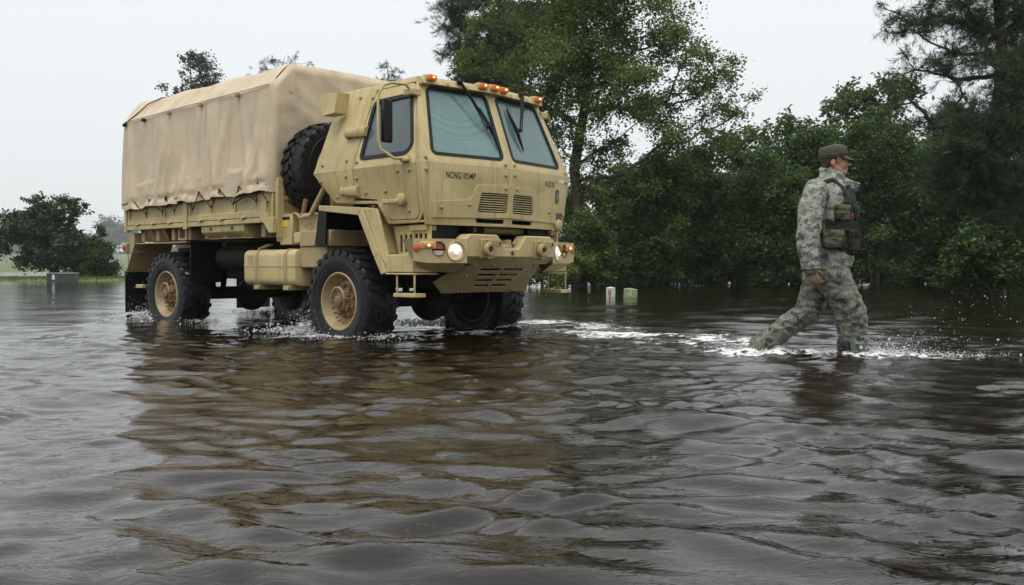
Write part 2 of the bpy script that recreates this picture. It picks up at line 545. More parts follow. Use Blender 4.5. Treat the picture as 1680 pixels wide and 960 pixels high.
def water_mat():
    m, nt, b = mat_new('flood_water')
    L = nt.links
    g = N(nt, 'ShaderNodeNewGeometry')
    b.inputs['Base Color'].default_value = (.0098, .0056, .0022, 1)
    b.inputs['Roughness'].default_value = .035
    b.inputs['IOR'].default_value = 1.52
    mp = N(nt, 'ShaderNodeMapping'); mp.inputs['Scale'].default_value = (.40, 1.0, 1.0); mp.inputs['Rotation'].default_value = (0, 0, R(-14))
    L.new(g.outputs['Position'], mp.inputs[0])
    n1 = N(nt, 'ShaderNodeTexNoise', Scale=6.5, Detail=3, Roughness=.5, Distortion=.6); L.new(mp.outputs[0], n1.inputs['Vector'])
    n2 = N(nt, 'ShaderNodeTexNoise', Scale=26, Detail=3, Roughness=.6, Distortion=1.1); L.new(mp.outputs[0], n2.inputs['Vector'])
    n3 = N(nt, 'ShaderNodeTexNoise', Scale=1.1, Detail=3, Roughness=.5); L.new(mp.outputs[0], n3.inputs['Vector'])
    n4 = N(nt, 'ShaderNodeTexNoise', Scale=1.6, Detail=4, Roughness=.6); L.new(g.outputs['Position'], n4.inputs['Vector'])
    patch = N(nt, 'ShaderNodeMapRange'); patch.inputs['From Min'].default_value = .42; patch.inputs['From Max'].default_value = .68
    patch.inputs['To Min'].default_value = .35; patch.inputs['To Max'].default_value = 1.0
    L.new(n4.outputs['Fac'], patch.inputs['Value'])
    b0 = N(nt, 'ShaderNodeBump', Strength=1.0, Distance=.012); L.new(n3.outputs['Fac'], b0.inputs['Height'])
    b1 = N(nt, 'ShaderNodeBump', Distance=.0045); L.new(n1.outputs['Fac'], b1.inputs['Height']); L.new(b0.outputs[0], b1.inputs['Normal'])
    L.new(patch.outputs[0], b1.inputs['Strength'])
    b2 = N(nt, 'ShaderNodeBump', Distance=.0056); L.new(n2.outputs['Fac'], b2.inputs['Height']); L.new(b1.outputs[0], b2.inputs['Normal'])
    L.new(patch.outputs[0], b2.inputs['Strength'])
    L.new(b2.outputs[0], b.inputs['Normal'])
    # foam
    at = N(nt, 'ShaderNodeAttribute'); at.attribute_name = 'foam'
    mp2 = N(nt, 'ShaderNodeMapping'); mp2.inputs['Scale'].default_value = (.55, 1, 1); mp2.inputs['Rotation'].default_value = (0, 0, R(-20))
    L.new(g.outputs['Position'], mp2.inputs[0])
    f1 = N(nt, 'ShaderNodeTexNoise', Scale=7, Detail=8, Roughness=.68, Distortion=1.0); L.new(mp2.outputs[0], f1.inputs['Vector'])
    f2 = N(nt, 'ShaderNodeTexVoronoi', Scale=16); f2.feature = 'DISTANCE_TO_EDGE'; L.new(mp2.outputs[0], f2.inputs['Vector'])
    ve = N(nt, 'ShaderNodeMapRange'); ve.inputs['From Min'].default_value = 0; ve.inputs['From Max'].default_value = .22; ve.inputs['To Min'].default_value = .07; ve.inputs['To Max'].default_value = -.07
    L.new(f2.outputs['Distance'], ve.inputs['Value'])
    ad = N(nt, 'ShaderNodeMath', operation='ADD'); L.new(f1.outputs['Fac'], ad.inputs[0]); L.new(ve.outputs[0], ad.inputs[1])
    ad2 = N(nt, 'ShaderNodeMath', operation='MULTIPLY_ADD'); L.new(at.outputs['Fac'], ad2.inputs[0]); ad2.inputs[1].default_value = .62; L.new(ad.outputs[0], ad2.inputs[2])
    fr = N(nt, 'ShaderNodeMapRange'); fr.interpolation_type = 'SMOOTHSTEP'
    fr.inputs['From Min'].default_value = .86; fr.inputs['From Max'].default_value = .98
    L.new(ad2.outputs[0], fr.inputs['Value'])
    fb = N(nt, 'ShaderNodeBsdfPrincipled'); fb.inputs['Base Color'].default_value = (.74, .74, .71, 1); fb.inputs['Roughness'].default_value = .6
    bf = N(nt, 'ShaderNodeBump', Strength=.8, Distance=.03); L.new(ad.outputs[0], bf.inputs['Height']); L.new(bf.outputs[0], fb.inputs['Normal'])
    mx = N(nt, 'ShaderNodeMixShader'); L.new(fr.outputs[0], mx.inputs[0]); L.new(b.outputs[0], mx.inputs[1]); L.new(fb.outputs[0], mx.inputs[2])
    L.new(mx.outputs[0], nt.nodes['Material Output'].inputs['Surface'])
    return m
me.materials.append(water_mat())
water = link(bpy.data.objects.new('flood_water', me))
tag(water, 'dark brown rippled flood water with foam streaks', 'water', kind='structure')

# ================================================================== TREES
def leaf_mat(name, cols, trans=.25, rough=.42):
    m, nt, b = mat_new(name)
    L = nt.links
    at = N(nt, 'ShaderNodeAttribute'); at.attribute_name = 'shade'
    rp = ramp(nt, [(i / (len(cols) - 1), c) for i, c in enumerate(cols)])
    L.new(at.outputs['Fac'], rp.inputs[0])
    L.new(rp.outputs[0], b.inputs['Base Color'])
    b.inputs['Roughness'].default_value = rough
    b.inputs['Specular IOR Level'].default_value = .35
    tl = N(nt, 'ShaderNodeBsdfTranslucent'); L.new(rp.outputs[0], tl.inputs['Color'])
    mx = N(nt, 'ShaderNodeMixShader'); mx.inputs[0].default_value = trans
    L.new(b.outputs[0], mx.inputs[1]); L.new(tl.outputs[0], mx.inputs[2])
    L.new(mx.outputs[0], nt.nodes['Material Output'].inputs['Surface'])
    return m
M_LEAF = leaf_mat('maple_leaves', [(.05, .088, .018), (.095, .150, .030), (.145, .205, .042), (.20, .24, .06)], .45)
M_LEAF_DK = leaf_mat('thicket_leaves', [(.020, .046, .010), (.040, .085, .015), (.070, .128, .022), (.118, .175, .032)], .38)
M_LEAF_OAK = leaf_mat('oak_leaves', [(.018, .032, .012), (.03, .05, .016), (.045, .07, .022), (.07, .085, .03)], .15)
M_LEAF_FAR = leaf_mat('far_leaves', [(.03, .05, .025), (.05, .075, .035), (.07, .10, .045)], .15)
M_NEEDLE = leaf_mat('pine_needles', [(.018, .040, .016), (.035, .066, .024), (.055, .092, .03), (.095, .088, .035)], .2)
M_GRASS = leaf_mat('wet_grass', [(.055, .095, .02), (.09, .14, .03), (.14, .17, .045)], .2)
M_BARK = plain('bark', (.035, .028, .022), .8, var=.45, scale=6, bump=.8, bscale=25)
M_BARK_PINE = plain('pine_bark', (.045, .032, .025), .8, var=.5, scale=7, bump=.8, bscale=20)

def leaves_mesh(name, C_, size, rng, needle=False, dirs=None, per=24):
    n = len(C_)
    if not needle:
        a = rng.normal(size=(n, 3)); a[:, 2] *= .7; a /= np.linalg.norm(a, axis=1, keepdims=True)
        b = rng.normal(size=(n, 3)); b -= a * (a * b).sum(1, keepdims=True); b /= np.linalg.norm(b, axis=1, keepdims=True)
        L_ = (size * rng.uniform(.6, 1.25, n))[:, None]
        W_ = L_ * rng.uniform(.42, .68, n)[:, None]
        nr = np.cross(a, b)
        v = np.stack([C_ - a * L_ * .5, C_ + b * W_ * .5 - a * L_ * .05 + nr * L_ * .08, C_ + a * L_ * .5, C_ - b * W_ * .5 - a * L_ * .05 + nr * L_ * .08], 1)
        q = np.arange(n * 4).reshape(n, 4)
        me = np_mesh(name, v.reshape(-1, 3), quads=q)
        k = 4
    else:
        C2 = np.repeat(C_, per, 0); D2 = np.repeat(dirs, per, 0)
        n2 = len(C2)
        d = D2 * .9 + rng.normal(size=(n2, 3)) * .55; d[:, 2] += .1; d /= np.linalg.norm(d, axis=1, keepdims=True)
        s = np.cross(d, rng.normal(size=(n2, 3))); s /= np.linalg.norm(s, axis=1, keepdims=True)
        L_ = (size * rng.uniform(.7, 1.2, n2))[:, None]
        base = C2 + D2 * rng.uniform(-.5, .2, (n2, 1)) * size
        v = np.stack([base - s * L_ * .028, base + s * L_ * .028, base + d * L_ - V(0, 0, .05 * size)], 1)
        me = np_mesh(name, v.reshape(-1, 3), tris=np.arange(n2 * 3).reshape(n2, 3))
        k = 3; n = n2
    return me, k, n

def tree(name, label, px, d, lobes, trunk_r, leaf_n, leaf_size, mat, seed, clumps=60, clump_r=.16, needle=False, group=None, cat='tree',
         bark=None, trunk_top=None, base_z=None, lean=(0, 0), limb_r=.035, trunks=1, shade_mid=.5, flat=.75, limb_from=.12):
    """lobes: (px, py, half-width px, half-height px) of the crown's masses at depth d"""
    rng = np.random.default_rng(seed)
    bx = (px - 840) / F_PX * d
    bz = float(terrain_z(bx, d)) if base_z is None else base_z
    base = np.array([bx, d, bz - .05])
    root = empty(name, tuple(base))
    tag(root, label, cat, group)
    s = d / F_PX
    LB = []
    for l in lobes:
        p = pix(l[0], l[1], d=d)
        dep = l[4] if len(l) > 4 else 0
        LB.append((np.array([p.x, p.y + dep, p.z]), l[2] * s, l[3] * s))
    vol = np.array([a[1] ** 1.5 * a[2] for a in LB]); vol /= vol.sum()
    topz = max(a[0][2] + a[2] * .6 for a in LB) if trunk_top is None else trunk_top
    # trunk path
    ht = topz - base[2]
    wob = rng.normal(size=(12, 2)) * .012 * ht
    def trunk_at(t):
        i = t * 10; k = int(min(i, 10)); f = i - k
        w = wob[k] * (1 - f) + wob[min(k + 1, 11)] * f
        return np.array([base[0] + lean[0] * t + w[0] * min(t * 4, 1), base[1] + lean[1] * t + w[1] * min(t * 4, 1), base[2] + ht * t])
    mb = MB()
    tr_pts = [trunk_at(t) for t in np.linspace(0, 1, 14)]
    rad = [trunk_r * (1.25 - .25 * min(1, i / 1.0)) * (1 - i / 13) ** .8 + .012 for i in range(14)]
    mb.tube(tr_pts, rad, 10)
    for k in range(trunks - 1):
        a = rng.uniform(0, 6.28)
        e = np.array([base[0] + math.cos(a) * ht * .22, base[1] + math.sin(a) * ht * .22, base[2] + ht * .75])
        st = np.array([base[0] + math.cos(a) * trunk_r * 1.4, base[1] + math.sin(a) * trunk_r * 1.4, base[2]])
        mb.tube([st + (e - st) * t + rng.normal(size=3) * .04 * ht * t * (1 - t) for t in np.linspace(0, 1, 7)], [trunk_r * .7 * (1 - t) + .012 for t in np.linspace(0, 1, 7)], 8)
    # clumps
    cc, cr = [], []
    for _ in range(clumps):
        k = rng.choice(len(LB), p=vol)
        c, rx, rz = LB[k]
        u = rng.normal(size=3); u /= np.linalg.norm(u)
        r = rng.uniform(.25, 1) ** .5
        p = c + u * np.array([rx, rx * .9, rz]) * r * .88
        if p[2] < .12: p[2] = rng.uniform(.1, .5)
        cc.append(p); cr.append(clump_r * rng.uniform(.65, 1.35) * (rx * rz) ** .5 + .05)
    cc = np.array(cc); cr = np.array(cr)
    P, D, SH = [], [], []
    wgt = cr ** 2; wgt = wgt / wgt.sum()
    # limbs: each clump grows from the nearest limb or trunk point that lies nearer the trunk
    tn = [trunk_at(t) for t in np.linspace(limb_from, .97, 16)]
    node = list(tn); plen = [0.0] * len(tn); par = [-1] * len(tn)
    def tdist(c): return min(np.linalg.norm(c - q) for q in tn)
    order = sorted(range(len(cc)), key=lambda i: tdist(cc[i]))
    nid = {}
    for i in order:
        c = cc[i]
        A_ = np.array(node)
        dv = c - A_
        cost = np.linalg.norm(dv, axis=1) * (1 + .9 * np.clip(-dv[:, 2] / (np.linalg.norm(dv, axis=1) + 1e-6) + (.0 if needle else .35), 0, 1)) + .42 * np.array(plen)
        j = int(cost.argmin())
        nid[i] = len(node)
        node.append(c); par.append(j); plen.append(plen[j] + float(np.linalg.norm(c - A_[j])))
    load = [1.0] * len(node)
    for k in range(len(node) - 1, len(tn) - 1, -1):
        if par[k] >= 0: load[par[k]] += load[k]
    for i in order:
        c, r, w = cc[i], cr[i], wgt[i]
        k = nid[i]; a = node[par[k]]
        ln_ = float(np.linalg.norm(c - a))
        r0 = min(limb_r * .42 * load[k] ** .55, trunk_r * .6)
        mid = (a + c) / 2 + np.array([0, 0, -.05 * ln_]) + rng.normal(size=3) * .09 * ln_
        pts = [(1 - t) ** 2 * a + 2 * t * (1 - t) * mid + t * t * c + (rng.normal(size=3) * .02 * ln_ if 0 < t < 1 else 0) for t in np.linspace(0, 1, 6)]
        r1 = max(.008, r0 * (.75 if load[k] > 1.5 else .3))
        mb.tube(pts, [r0 * (1 - t) + r1 * t for t in np.linspace(0, 1, 6)], 5 if d < 60 else 3, cap=False)
        n = max(4, int(leaf_n * w))
        tw_n = 7 if not needle else 9
        ends = c + rng.normal(size=(tw_n, 3)) * r * np.array([.75, .75, .75 * flat])
        for e in ends[:4]:
            mb.tube([pts[4] * .4 + c * .6, (c + e) / 2 + rng.normal(size=3) * r * .08, e], [.009 + r0 * .1, .007, .004], 3, cap=False)
        # leaves gather along the twigs
        ii = rng.integers(0, tw_n, n)
        t = rng.uniform(.15, 1.1, n)[:, None]
        q = c + (ends[ii] - c) * t + rng.normal(size=(n, 3)) * r * (.30 if not needle else .24) * np.array([1, 1, flat])
        P.append(q)
        dd = ends[ii] - c; dd = dd / (np.linalg.norm(dd, axis=1, keepdims=True) + 1e-6)
        D.append(dd)
        SH.append(np.clip(rng.normal(shade_mid + rng.normal(0, .14), .2, n), 0, 1))
    P = np.concatenate(P); D = np.concatenate(D); SH = np.concatenate(SH)
    ok = P[:, 2] > .03
    P, D, SH = P[ok], D[ok], SH[ok]
    tm = mb.mesh('trunk', smooth=60, merge=False)
    tm.transform(Matrix.Translation(-Vector(base)))
    tm.materials.append(bark or (M_BARK_PINE if needle else M_BARK))
    link(bpy.data.objects.new('trunk', tm), root)
    cm, k, n = leaves_mesh('crown', P - base, leaf_size, rng, needle, D, per=16)
    if needle: SH = np.repeat(SH, 16)
    at = cm.attributes.new('shade', 'FLOAT', 'POINT'); at.data.foreach_set('value', np.repeat(SH, k).astype(np.float32))
    cm.materials.append(mat)
    link(bpy.data.objects.new('crown', cm), root)
    return root

# tall broad-leaved tree behind the cab
tree('maple_tree', 'tall broadleaf tree with pale spreading limbs rising behind the truck cab', 950, 33,
     [(985, -40, 110, 70), (960, -130, 90, 60), (1030, -120, 70, 60), (990, -200, 60, 50), (1060, 40, 75, 75), (960, 60, 100, 80), (1010, 150, 90, 70), (900, 110, 80, 80), (1150, 130, 65, 60), (1185, 205, 62, 55), (1110, 250, 75, 50),
      (1060, 200, 70, 50), (940, 190, 60, 55), (870, 170, 50, 50), (1020, 300, 60, 45), (960, 330, 60, 45), (1100, 330, 60, 40), (1215, 160, 30, 40), (930, 270, 45, 50), (985, 240, 60, 40), (830, 40, 60, 60), (800, 110, 50, 45), (860, -60, 70, 50)],
     .25, 88000, .132, M_LEAF, 3, clumps=250, clump_r=.33, lean=(.5, .3), trunk_top=14, shade_mid=.52, limb_from=.28, limb_r=.045)
tree('pine_tree', 'dark wind-blown pine crown crowding the tall broadleaf tree behind the cab', 845, 37,
     [(770, 20, 55, 45), (800, 110, 60, 50), (745, 100, 30, 40), (850, 60, 60, 60), (760, 60, 45, 30), (830, 160, 50, 40)],
     .24, 5200, .24, M_NEEDLE, 5, clumps=120, clump_r=.30, needle=True, trunk_top=12, shade_mid=.5)
tree('sweetgum_tree', 'dull brownish-green broadleaf tree crowding behind the pine above the cab', 835, 41,
     [(795, 120, 60, 55), (850, 160, 60, 60), (840, 60, 70, 60), (900, 40, 60, 60), (880, 230, 50, 60)],
     .2, 20000, .2, M_LEAF_OAK, 6, clumps=110, clump_r=.30, trunk_top=12, shade_mid=.6)
# big pine at the edge of the thicket
tree('pine_tree', 'large pine with long bare dark limbs reaching over the thicket', 1632, 25,
     [(1600, -60, 90, 50), (1560, -140, 80, 50), (1650, -150, 80, 50), (1620, -240, 60, 50), (1500, -40, 60, 30), (1480, 45, 52, 40), (1545, 20, 60, 40), (1620, 30, 60, 50), (1490, 105, 50, 30), (1570, 110, 60, 40), (1660, 120, 50, 50), (1470, 165, 40, 22), (1560, 200, 60, 30),
      (1650, 220, 50, 40), (1600, 290, 80, 50), (1690, 60, 60, 90), (1690, 300, 60, 70), (1450, 20, 25, 30), (1640, 380, 60, 60, -1), (1560, 250, 60, 60, -1.2), (1660, 420, 50, 40, -1), (1620, 160, 60, 70, -1.6), (1590, 250, 70, 60, -1.5), (1650, 330, 70, 60, -1.2), (1520, 160, 40, 20, -1)],
       .24, 17000, .22, M_NEEDLE, 8, clumps=460, clump_r=.36, needle=True, trunk_top=13, shade_mid=.4, limb_r=.05, limb_from=.35)
# thicket along the far edge of the water
TH = [  # px, depth, lobes, leaves, seed, label
    (1075, 34, [(1075, 330, 60, 70), (1060, 410, 70, 55), (1040, 455, 70, 25)], 'bushy green thicket tree between the tall tree and the utility pedestals'),
    (1165, 36, [(1165, 300, 65, 70), (1160, 390, 75, 60), (1165, 450, 80, 25)], None),
    (1265, 35, [(1265, 320, 60, 80), (1260, 400, 70, 60), (1265, 455, 80, 22)], None),
    (1350, 37, [(1345, 270, 60, 90), (1350, 370, 75, 70), (1350, 450, 80, 26)], None),
    (1440, 35, [(1440, 260, 65, 90), (1445, 360, 75, 80), (1450, 445, 80, 28)], None),
    (1535, 36, [(1535, 300, 70, 80), (1535, 390, 80, 60), (1540, 448, 80, 26)], None),
    (1630, 34, [(1630, 340, 75, 70), (1630, 410, 80, 50), (1640, 452, 70, 20)], None),
    (1725, 36, [(1725, 330, 70, 90), (1725, 420, 80, 50)], None),
]
gl = 'dense dark green thicket tree standing in the water at the flood edge'
for i, (px, d, lb, lab) in enumerate(TH):
    tree('thicket_tree', lab or gl, px, d, lb, .09, 25000, .155, M_LEAF_DK, 40 + i, clumps=120, clump_r=.26, group='thicket trees along the flood edge', trunks=3, shade_mid=.48, base_z=-.15)
BK = [(1010, 46, [(1010, 330, 60, 60), (1000, 420, 70, 50)]), (1120, 47, [(1120, 310, 70, 60), (1110, 400, 80, 60)]), (1225, 46, [(1225, 260, 50, 60), (1220, 350, 70, 80)]), (1300, 45, [(1300, 240, 50, 55), (1300, 340, 70, 80)]),
      (1390, 46, [(1395, 200, 50, 60), (1390, 310, 70, 90)]), (1455, 45, [(1450, 170, 45, 55), (1460, 290, 70, 90)]), (1545, 47, [(1545, 270, 65, 60), (1550, 380, 70, 80)]), (1660, 46, [(1660, 260, 75, 70), (1660, 380, 80, 80)])]
for i, (px, d, lb) in enumerate(BK):
    tree('slender_tree', 'slender light-topped tree standing behind the thicket row', px, d, lb, .10, 14000, .255, M_LEAF_DK, 70 + i, clumps=80, clump_r=.30, group='taller trees behind the thicket', shade_mid=.62)
for i, px in enumerate((1020, 1110, 1210, 1310, 1400, 1490, 1590, 1690)):
    tree('undergrowth_bush', 'low dark bush filling the gaps under the thicket trees', px, 39.5 + (i % 3) * .8, [(px, 425, 75, 45), (px + 10, 458, 80, 16)], .05, 11000, .22, M_LEAF_DK, 120 + i, clumps=60, clump_r=.3,
         group='bushes under the thicket', cat='bush', trunks=3, shade_mid=.35, base_z=-.15)
# low plants on the bank by the truck nose
for i, (px, d, lb, lab) in enumerate([(925, 31, [(925, 440, 45, 26), (905, 455, 30, 14)], 'low leafy bush on the bank beside the bumper'),
                                      (975, 32, [(965, 400, 45, 60), (975, 450, 45, 22)], 'dark leafy bush at the foot of the tall tree'),
                                      (890, 34, [(895, 380, 55, 80), (880, 450, 60, 24)], 'shaded shrub growing behind the truck nose')]):
    tree('bush', lab, px, d, lb, .04, 9000, .13, M_LEAF_DK if i else M_LEAF, 90 + i, clumps=45, clump_r=.28, cat='bush', trunks=3, shade_mid=.6)
tree('bush', 'leafy dark bush hiding the foot of the large pine', 1625, 23.5, [(1620, 420, 75, 50), (1650, 455, 60, 22), (1570, 445, 50, 30)], .05, 11000, .14, M_LEAF_DK, 99, clumps=70, clump_r=.28, cat='bush', trunks=3, shade_mid=.35, base_z=-.18)
# island trees
tree('oak_tree', 'rounded dark oak on the grass island across the water', 88, 52,
     [(55, 375, 55, 45), (100, 350, 40, 32), (130, 345, 16, 28), (30, 410, 35, 32), (95, 410, 55, 40), (70, 335, 30, 20), (135, 400, 25, 30)],
     .22, 26000, .20, M_LEAF_OAK, 21, clumps=130, clump_r=.26, trunks=3, shade_mid=.45)
tree('bush', 'dense rounded bush beside the oak on the grass island', 160, 52,
     [(160, 425, 35, 30), (165, 390, 14, 24), (150, 450, 35, 10), (185, 430, 20, 26)], .06, 13000, .15, M_LEAF_DK, 22, clumps=60, clump_r=.28, cat='bush', trunks=3, shade_mid=.4)
# trees showing above the canvas
tree('poplar_tree', 'misty light-leaved tree top showing above the canvas roof', 318, 85,
     [(325, 120, 28, 36), (335, 160, 34, 30), (285, 155, 26, 16), (320, 210, 45, 50), (345, 130, 20, 22), (300, 110, 14, 20), (330, 170, 42, 24)], .25, 17000, .30, M_LEAF_FAR, 31, clumps=110, clump_r=.34, shade_mid=.5)
tree('pine_tree', 'distant flat-topped pine peeking over the canvas ridge', 465, 80, [(440, 102, 24, 9), (480, 100, 20, 9), (505, 107, 14, 6), (460, 125, 40, 12), (460, 150, 40, 14), (455, 190, 46, 22), (470, 250, 55, 30)], .2, 5200, .32, M_NEEDLE, 32, clumps=240, clump_r=.45, needle=True, shade_mid=.4)
tree('pine_tree', 'small distant pine tip between canvas and cab roof', 637, 70, [(630, 108, 9, 14), (650, 122, 14, 7), (638, 130, 20, 10), (640, 150, 26, 16), (632, 190, 34, 22), (642, 245, 40, 28)], .15, 4200, .28, M_NEEDLE, 33, clumps=200, clump_r=.45, needle=True, shade_mid=.45)
# far tree line, fading into the rain
for i, (px, d, w, h) in enumerate([(-60, 640, 40, 50), (-10, 670, 36, 40), (25, 650, 30, 28), (60, 680, 40, 30), (180, 620, 30, 60), (205, 650, 26, 50), (150, 640, 26, 40), (228, 645, 30, 46), (290, 680, 50, 44), (110, 690, 40, 36)] + [(350 + 62 * k, 640 + (k * 37) % 60, 34 + (k * 13) % 16, 36 + (k * 17) % 20) for k in range(10)]):
    tree('far_tree', 'pale misty tree in the distant tree line beyond the flood', px, d, [(px, 440 - h, w * .7, h * .55), (px + 4, 432, w, 24)], .8, 4200, 2.0, M_LEAF_FAR, 50 + i, clumps=40, clump_r=.34, group='distant misty tree line', shade_mid=.5)

# grass on the island
rg = np.random.default_rng(77)
n = 9000
P = np.stack([rg.uniform(-31, -18.5, n), rg.uniform(45.5, 57, n), np.zeros(n)], 1)
P[:, 2] = terrain_z(P[:, 0], P[:, 1]); P = P[P[:, 2] > .0]
P2 = np.stack([rg.uniform(-4, 7, 5000), rg.uniform(31, 38, 5000), np.zeros(5000)], 1)
P2[:, 2] = terrain_z(P2[:, 0], P2[:, 1]); P2 = P2[P2[:, 2] > 0]
def grass(P, name, label, hgt):
    n = len(P)
    a = rg.uniform(0, 6.28, n); w = rg.uniform(.012, .03, n); h = rg.uniform(.5, 1.2, n) * hgt
    dx = np.stack([np.cos(a) * w, np.sin(a) * w, 0 * a], 1)
    tip = P + np.stack([rg.normal(0, .05, n), rg.normal(0, .05, n), h], 1)
    v = np.stack([P - dx - np.array([0, 0, .03]), P + dx - np.array([0, 0, .03]), tip], 1).reshape(-1, 3)
    me = np_mesh(name, v, tris=np.arange(n * 3).reshape(n, 3))
    at = me.attributes.new('shade', 'FLOAT', 'POINT'); at.data.foreach_set('value', np.repeat(rg.uniform(0, 1, n), 3).astype(np.float32))
    me.materials.append(M_GRASS)
    o = link(bpy.data.objects.new(name, me)); tag(o, label, 'grass', kind='stuff')
grass(P, 'grass', 'bright wet grass on the flooded island by the oak', .14)
# ================================================================== TRUCK
def rubber(name):
    m, nt, b = mat_new(name)
    L = nt.links
    tc = N(nt, 'ShaderNodeTexCoord')
    nz = N(nt, 'ShaderNodeTexNoise', Scale=5, Detail=6, Roughness=.65)
    L.new(tc.outputs['Object'], nz.inputs['Vector'])
    rp = ramp(nt, [(.35, (.005, .005, .0055)), (.7, (.017, .017, .019))])
    L.new(nz.outputs['Fac'], rp.inputs[0]); L.new(rp.outputs[0], b.inputs['Base Color'])
    rr = N(nt, 'ShaderNodeMapRange'); rr.inputs['To Min'].default_value = .22; rr.inputs['To Max'].default_value = .6
    L.new(nz.outputs['Fac'], rr.inputs['Value']); L.new(rr.outputs[0], b.inputs['Roughness'])
    b.inputs['Specular IOR Level'].default_value = .25
    return m

def canvas_mat(name, col):
    m, nt, b = mat_new(name)
    L = nt.links
    tc = N(nt, 'ShaderNodeTexCoord')
    nz = N(nt, 'ShaderNodeTexNoise', Scale=2.2, Detail=7, Roughness=.6)
    L.new(tc.outputs['Object'], nz.inputs['Vector'])
    rp = ramp(nt, [(.3, tuple(c * .84 for c in col)), (.7, tuple(c * 1.06 for c in col))])
    L.new(nz.outputs['Fac'], rp.inputs[0])
    mp = N(nt, 'ShaderNodeMapping'); mp.inputs['Scale'].default_value = (5, 5, .5)
    L.new(tc.outputs['Object'], mp.inputs[0])
    st = N(nt, 'ShaderNodeTexNoise', Scale=1.5, Detail=4); L.new(mp.outputs[0], st.inputs['Vector'])
    r2 = ramp(nt, [(.5, (1, 1, 1)), (.75, (.78, .74, .68))]); L.new(st.outputs['Fac'], r2.inputs[0])
    mx = N(nt, 'ShaderNodeMixRGB'); mx.blend_type = 'MULTIPLY'; mx.inputs[0].default_value = .8
    L.new(rp.outputs[0], mx.inputs[1]); L.new(r2.outputs[0], mx.inputs[2])
    L.new(mx.outputs[0], b.inputs['Base Color'])
    b.inputs['Roughness'].default_value = .5
    b.inputs['Specular IOR Level'].default_value = .4
    cr = N(nt, 'ShaderNodeTexNoise', Scale=9, Detail=6, Roughness=.7, Distortion=1.2)
    L.new(tc.outputs['Object'], cr.inputs['Vector'])
    bp = N(nt, 'ShaderNodeBump', Strength=.35, Distance=.02)
    L.new(cr.outputs['Fac'], bp.inputs['Height'])
    L.new(bp.outputs[0], b.inputs['Normal'])
    return m

def glass_mat(name, film, amount, arcs=False):
    """wet, slightly fogged tinted glass: clear glass with a milky film of rain on it"""
    m, nt, b = mat_new(name)
    L = nt.links
    nt.nodes.remove(b)
    out = nt.nodes['Material Output']
    tc = N(nt, 'ShaderNodeTexCoord')
    tr = N(nt, 'ShaderNodeBsdfTransparent', Color=(.50, .80, .74, 1))
    df = N(nt, 'ShaderNodeBsdfDiffuse', Color=(*film, 1))
    tl = N(nt, 'ShaderNodeBsdfTranslucent', Color=(*film, 1))
    ad = N(nt, 'ShaderNodeMixShader'); ad.inputs[0].default_value = .35
    L.new(df.outputs[0], ad.inputs[1]); L.new(tl.outputs[0], ad.inputs[2])
    mx = N(nt, 'ShaderNodeMixShader')
    nz = N(nt, 'ShaderNodeTexNoise', Scale=2.5, Detail=5, Roughness=.6)
    L.new(tc.outputs['Object'], nz.inputs['Vector'])
    mr = N(nt, 'ShaderNodeMapRange'); mr.inputs['To Min'].default_value = amount * .75; mr.inputs['To Max'].default_value = min(1, amount * 1.25)
    L.new(nz.outputs['Fac'], mr.inputs['Value'])
    fac = mr.outputs[0]
    if arcs:                                   # the arcs left by the wiper blades
        mp = N(nt, 'ShaderNodeMapping'); mp.inputs['Location'].default_value = arcs
        L.new(tc.outputs['Object'], mp.inputs[0])
        ln = N(nt, 'ShaderNodeVectorMath', operation='LENGTH'); L.new(mp.outputs[0], ln.inputs[0])
        n1 = N(nt, 'ShaderNodeTexNoise', Scale=24, Detail=5, Roughness=.8)
        n1.noise_dimensions = '1D'; L.new(ln.outputs['Value'], n1.inputs['W'])
        r1 = ramp(nt, [(.36, (0, 0, 0)), (.66, (1, 1, 1))]); L.new(n1.outputs['Fac'], r1.inputs[0])
        mm = N(nt, 'ShaderNodeMath', operation='MULTIPLY_ADD'); mm.inputs[1].default_value = .13; mm.inputs[2].default_value = -.05
        L.new(r1.outputs[0], mm.inputs[0])
        aa = N(nt, 'ShaderNodeMath', operation='ADD'); aa.use_clamp = True
        L.new(mm.outputs[0], aa.inputs[0]); L.new(fac, aa.inputs[1])
        fac = aa.outputs[0]
    L.new(fac, mx.inputs[0]); L.new(tr.outputs[0], mx.inputs[1]); L.new(ad.outputs[0], mx.inputs[2])
    gl = N(nt, 'ShaderNodeBsdfGlossy', Color=(1, 1, 1, 1), Roughness=.03)
    fr = N(nt, 'ShaderNodeFresnel', IOR=1.6)
    sp = N(nt, 'ShaderNodeTexNoise', Scale=90, Detail=2); L.new(tc.outputs['Object'], sp.inputs['Vector'])
    bp = N(nt, 'ShaderNodeBump', Strength=.08, Distance=.005); L.new(sp.outputs['Fac'], bp.inputs['Height'])
    L.new(bp.outputs[0], gl.inputs['Normal'])
    m3 = N(nt, 'ShaderNodeMixShader')
    L.new(fr.outputs[0], m3.inputs[0]); L.new(mx.outputs[0], m3.inputs[1]); L.new(gl.outputs[0], m3.inputs[2])
    L.new(m3.outputs[0], out.inputs['Surface'])
    return m

M_RUBBER = rubber('wet_tyre_rubber')
M_CANVAS = canvas_mat('tan_canvas', (.595, .48, .328))
M_ROPE = plain('black_lashing', (.015, .014, .013), .8)
M_WS_R = glass_mat('windscreen_glass_wet', (.40, .69, .64), .52, arcs=(-1.12, .55, -3.0))
M_WS_L = glass_mat('windscreen_glass_wet_driver', (.40, .69, .64), .40)
M_SIDEGLASS = glass_mat('side_window_glass', (.28, .38, .40), .40)
M_RIM = tan_paint('rim_paint', (.38, .285, .145), 2.8)
M_HUB = plain('rusty_hub', (.20, .125, .055), .6, var=.45, scale=22, bump=.5)

